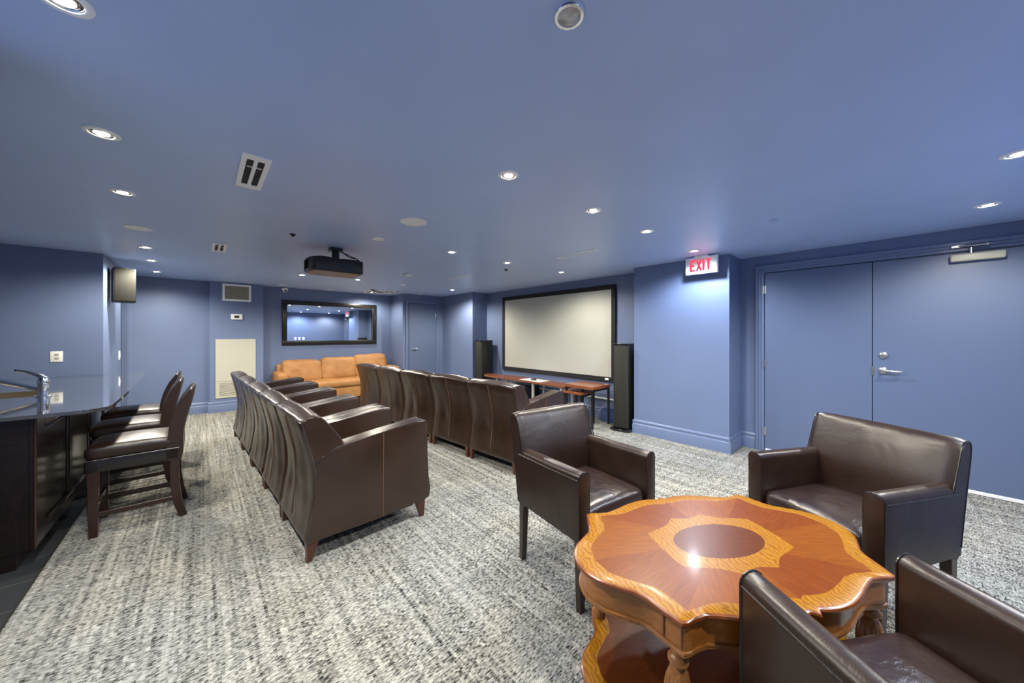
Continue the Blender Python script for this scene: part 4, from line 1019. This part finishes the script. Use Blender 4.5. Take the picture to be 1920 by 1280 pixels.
def slab(bm, scale, z, thick, inlay=True):
    uvl = bm.loops.layers.uv.verify()
    layers = [('c', 0)]
    def ringpts(fn, zz): return [bm.verts.new((fn(d) * scale * math.cos(R_(d)), fn(d) * scale * math.sin(R_(d)), zz)) for d in degs]
    cen = bm.verts.new((0, 0, z))
    fns = []
    if inlay:
        fns = [(lambda d: ROV(d), 0), (lambda d: RRING(d), 1), (lambda d: (RRING(d) + RIN(d)) / 2, 2), (lambda d: RIN(d), 2), (lambda d: RT(d) - 0.008, 1)]
    else:
        fns = [(lambda d: RIN(d) * 0.5, 0), (lambda d: RIN(d), 0), (lambda d: RT(d) - 0.008, 1)]
    rings = [ringpts(fn, z) for fn, _ in fns]
    seam = [36, 90, 144, 216, 270, 324, 0, 180]
    def wedge(d):
        w = 0
        for i, s in enumerate(sorted(seam)):
            if d >= s: w = i
        return w
    def setuv(f_, d):
        wv = wedge(d); base = R_(sorted(seam)[wv] + 22)
        for lp in f_.loops:
            x, y = lp.vert.co.x, lp.vert.co.y
            u = x * math.cos(base) + y * math.sin(base); v = -x * math.sin(base) + y * math.cos(base)
            lp[uvl].uv = (u * 4 + wv * 3.1, v * 4)
    for k in range(NA):
        f_ = bm.faces.new((cen, rings[0][k], rings[0][(k + 1) % NA])); f_.material_index = 3 if inlay else 3; setuv(f_, degs[k])
    for j in range(len(rings) - 1):
        for k in range(NA):
            f_ = bm.faces.new((rings[j][k], rings[j + 1][k], rings[j + 1][(k + 1) % NA], rings[j][(k + 1) % NA]))
            mi = fns[j + 1][1]
            if mi == 2: mi = 0 if wedge(degs[k]) % 2 == 0 else 2
            elif mi == 0: mi = 3
            f_.material_index = mi; setuv(f_, degs[k])
    prof = [(0.0, -0.003), (0.003, -0.009), (0.0, -thick + .004), (-0.006, -thick), (-0.05, -thick)]
    prev = rings[-1]
    for dr, dz in prof:
        cur = ringpts(lambda d: RT(d) + dr, z + dz)
        for k in range(NA):
            f_ = bm.faces.new((prev[k], cur[k], cur[(k + 1) % NA], prev[(k + 1) % NA])); f_.material_index = 4; setuv(f_, degs[k])
        prev = cur
    f_ = bm.faces.new(prev); f_.material_index = 4
TA = R_(-29.0)
tb = thing('coffee_table', 'oval scalloped coffee table with burl and mahogany inlay and a lower shelf', 'table', (1.567, 0.476, 0), TA)
mats = [M['mahogany'], M['burl'], M['mahogany2'], M['mahogany_dark'], M['edge_wood']]
bm = BM(); slab(bm, 1.0, TZ, 0.020); obj('tabletop', bm, mats, tb, smooth=30)
bm = BM(); slab(bm, 0.955, 0.125, 0.022, False)
for v in bm.verts: pass
obj('lower_shelf', bm, mats, tb, 'lower shelf with burl border', smooth=30)
def band(bm, offs, mi=0):
    """closed strip that follows the outline; offs = [(dr, z)...]"""
    prev = None; first_ = None
    for dr, z in offs:
        cur = [bm.verts.new(((RT(d) + dr) * math.cos(R_(d)), (RT(d) + dr) * math.sin(R_(d)), z)) for d in degs]
        if prev:
            for k in range(NA): bm.faces.new((prev[k], cur[k], cur[(k + 1) % NA], prev[(k + 1) % NA]))
        else: first_ = cur
        prev = cur
    for k in range(NA): bm.faces.new((prev[k], first_[k], first_[(k + 1) % NA], prev[(k + 1) % NA]))
bm = BM(); band(bm, [(-0.022, TZ - 0.020), (-0.022, TZ - 0.026), (-0.028, TZ - 0.030), (-0.027, 0.452), (-0.045, 0.452), (-0.045, TZ - 0.020)]); ap = obj('apron', bm, M['apron'], tb, smooth=30)
bm = BM(); band(bm, [(-0.026, 0.456), (-0.021, 0.455), (-0.018, 0.451), (-0.021, 0.447), (-0.019, 0.443), (-0.023, 0.439), (-0.045, 0.439), (-0.045, 0.456)]); obj('apron_moulding', bm, M['carved'], tb, smooth=40)
for d in (31.5, -31.5, 148.5, -148.5):
    for dd in (-3.0, 3.6):
        a = d + dd; r = RT(a) - 0.0265; c = Vector((r * math.cos(R_(a)), r * math.sin(R_(a)), 0))
        bm = BM(); tube(bm, [c + Vector((0, 0, 0.462)), c + Vector((0, 0, TZ - 0.028))], 0.0045, 6)
        obj('corner_bead', bm, M['edge_wood'], ap)
for d in (33, -33, 147, -147):
    r = 0.478; cx, cy = r * math.cos(R_(d)), r * math.sin(R_(d))
    bm = BM()
    prof = [(0.0, 0.0), (0.020, 0.0), (0.026, 0.012), (0.024, 0.03), (0.018, 0.045), (0.022, 0.06), (0.030, 0.085), (0.030, 0.100), (0.030, 0.145), (0.022, 0.155), (0.016, 0.17), (0.014, 0.20), (0.018, 0.225), (0.025, 0.26), (0.032, 0.30), (0.033, 0.33), (0.027, 0.365), (0.018, 0.382), (0.020, 0.390), (0.030, 0.396), (0.031, 0.404), (0.026, 0.412), (0.020, 0.418), (0.022, 0.436)]
    n = 40; rings = []
    for rr, z in prof:
        ring = []
        for k in range(n):
            a = 2 * PI * k / n; q = rr
            if 0.21 < z < 0.37: q *= 1 + 0.14 * abs(math.sin(4 * a + (z - 0.3) * 9)) - 0.05
            ring.append(bm.verts.new((cx + q * math.cos(a), cy + q * math.sin(a), z)))
        rings.append(ring)
    for a, b in zip(rings[:-1], rings[1:]):
        for k in range(n): bm.faces.new((a[k], a[(k + 1) % n], b[(k + 1) % n], b[k]))
    bm.faces.new(rings[-1])
    lg = obj('leg', bm, M['carved'], tb, 'turned and carved leg', smooth=40)
    bm = BM()
    for k in range(8):
        a = 2 * PI * k / 8
        pts = []
        for i in range(7):
            z = 0.245 + i * 0.019; rr = 0.021 + 0.013 * math.sin(PI * (i + 1.5) / 8.5); aa = a + 0.10 * math.sin(i)
            pts.append((cx + (rr + .001) * math.cos(aa), cy + (rr + .001) * math.sin(aa), z))
        tube(bm, pts, [0.0025, 0.0045, 0.0055, 0.006, 0.0058, 0.005, 0.003], 6)
    obj('acanthus_carving', bm, M['carved'], lg, 'carved leaves')
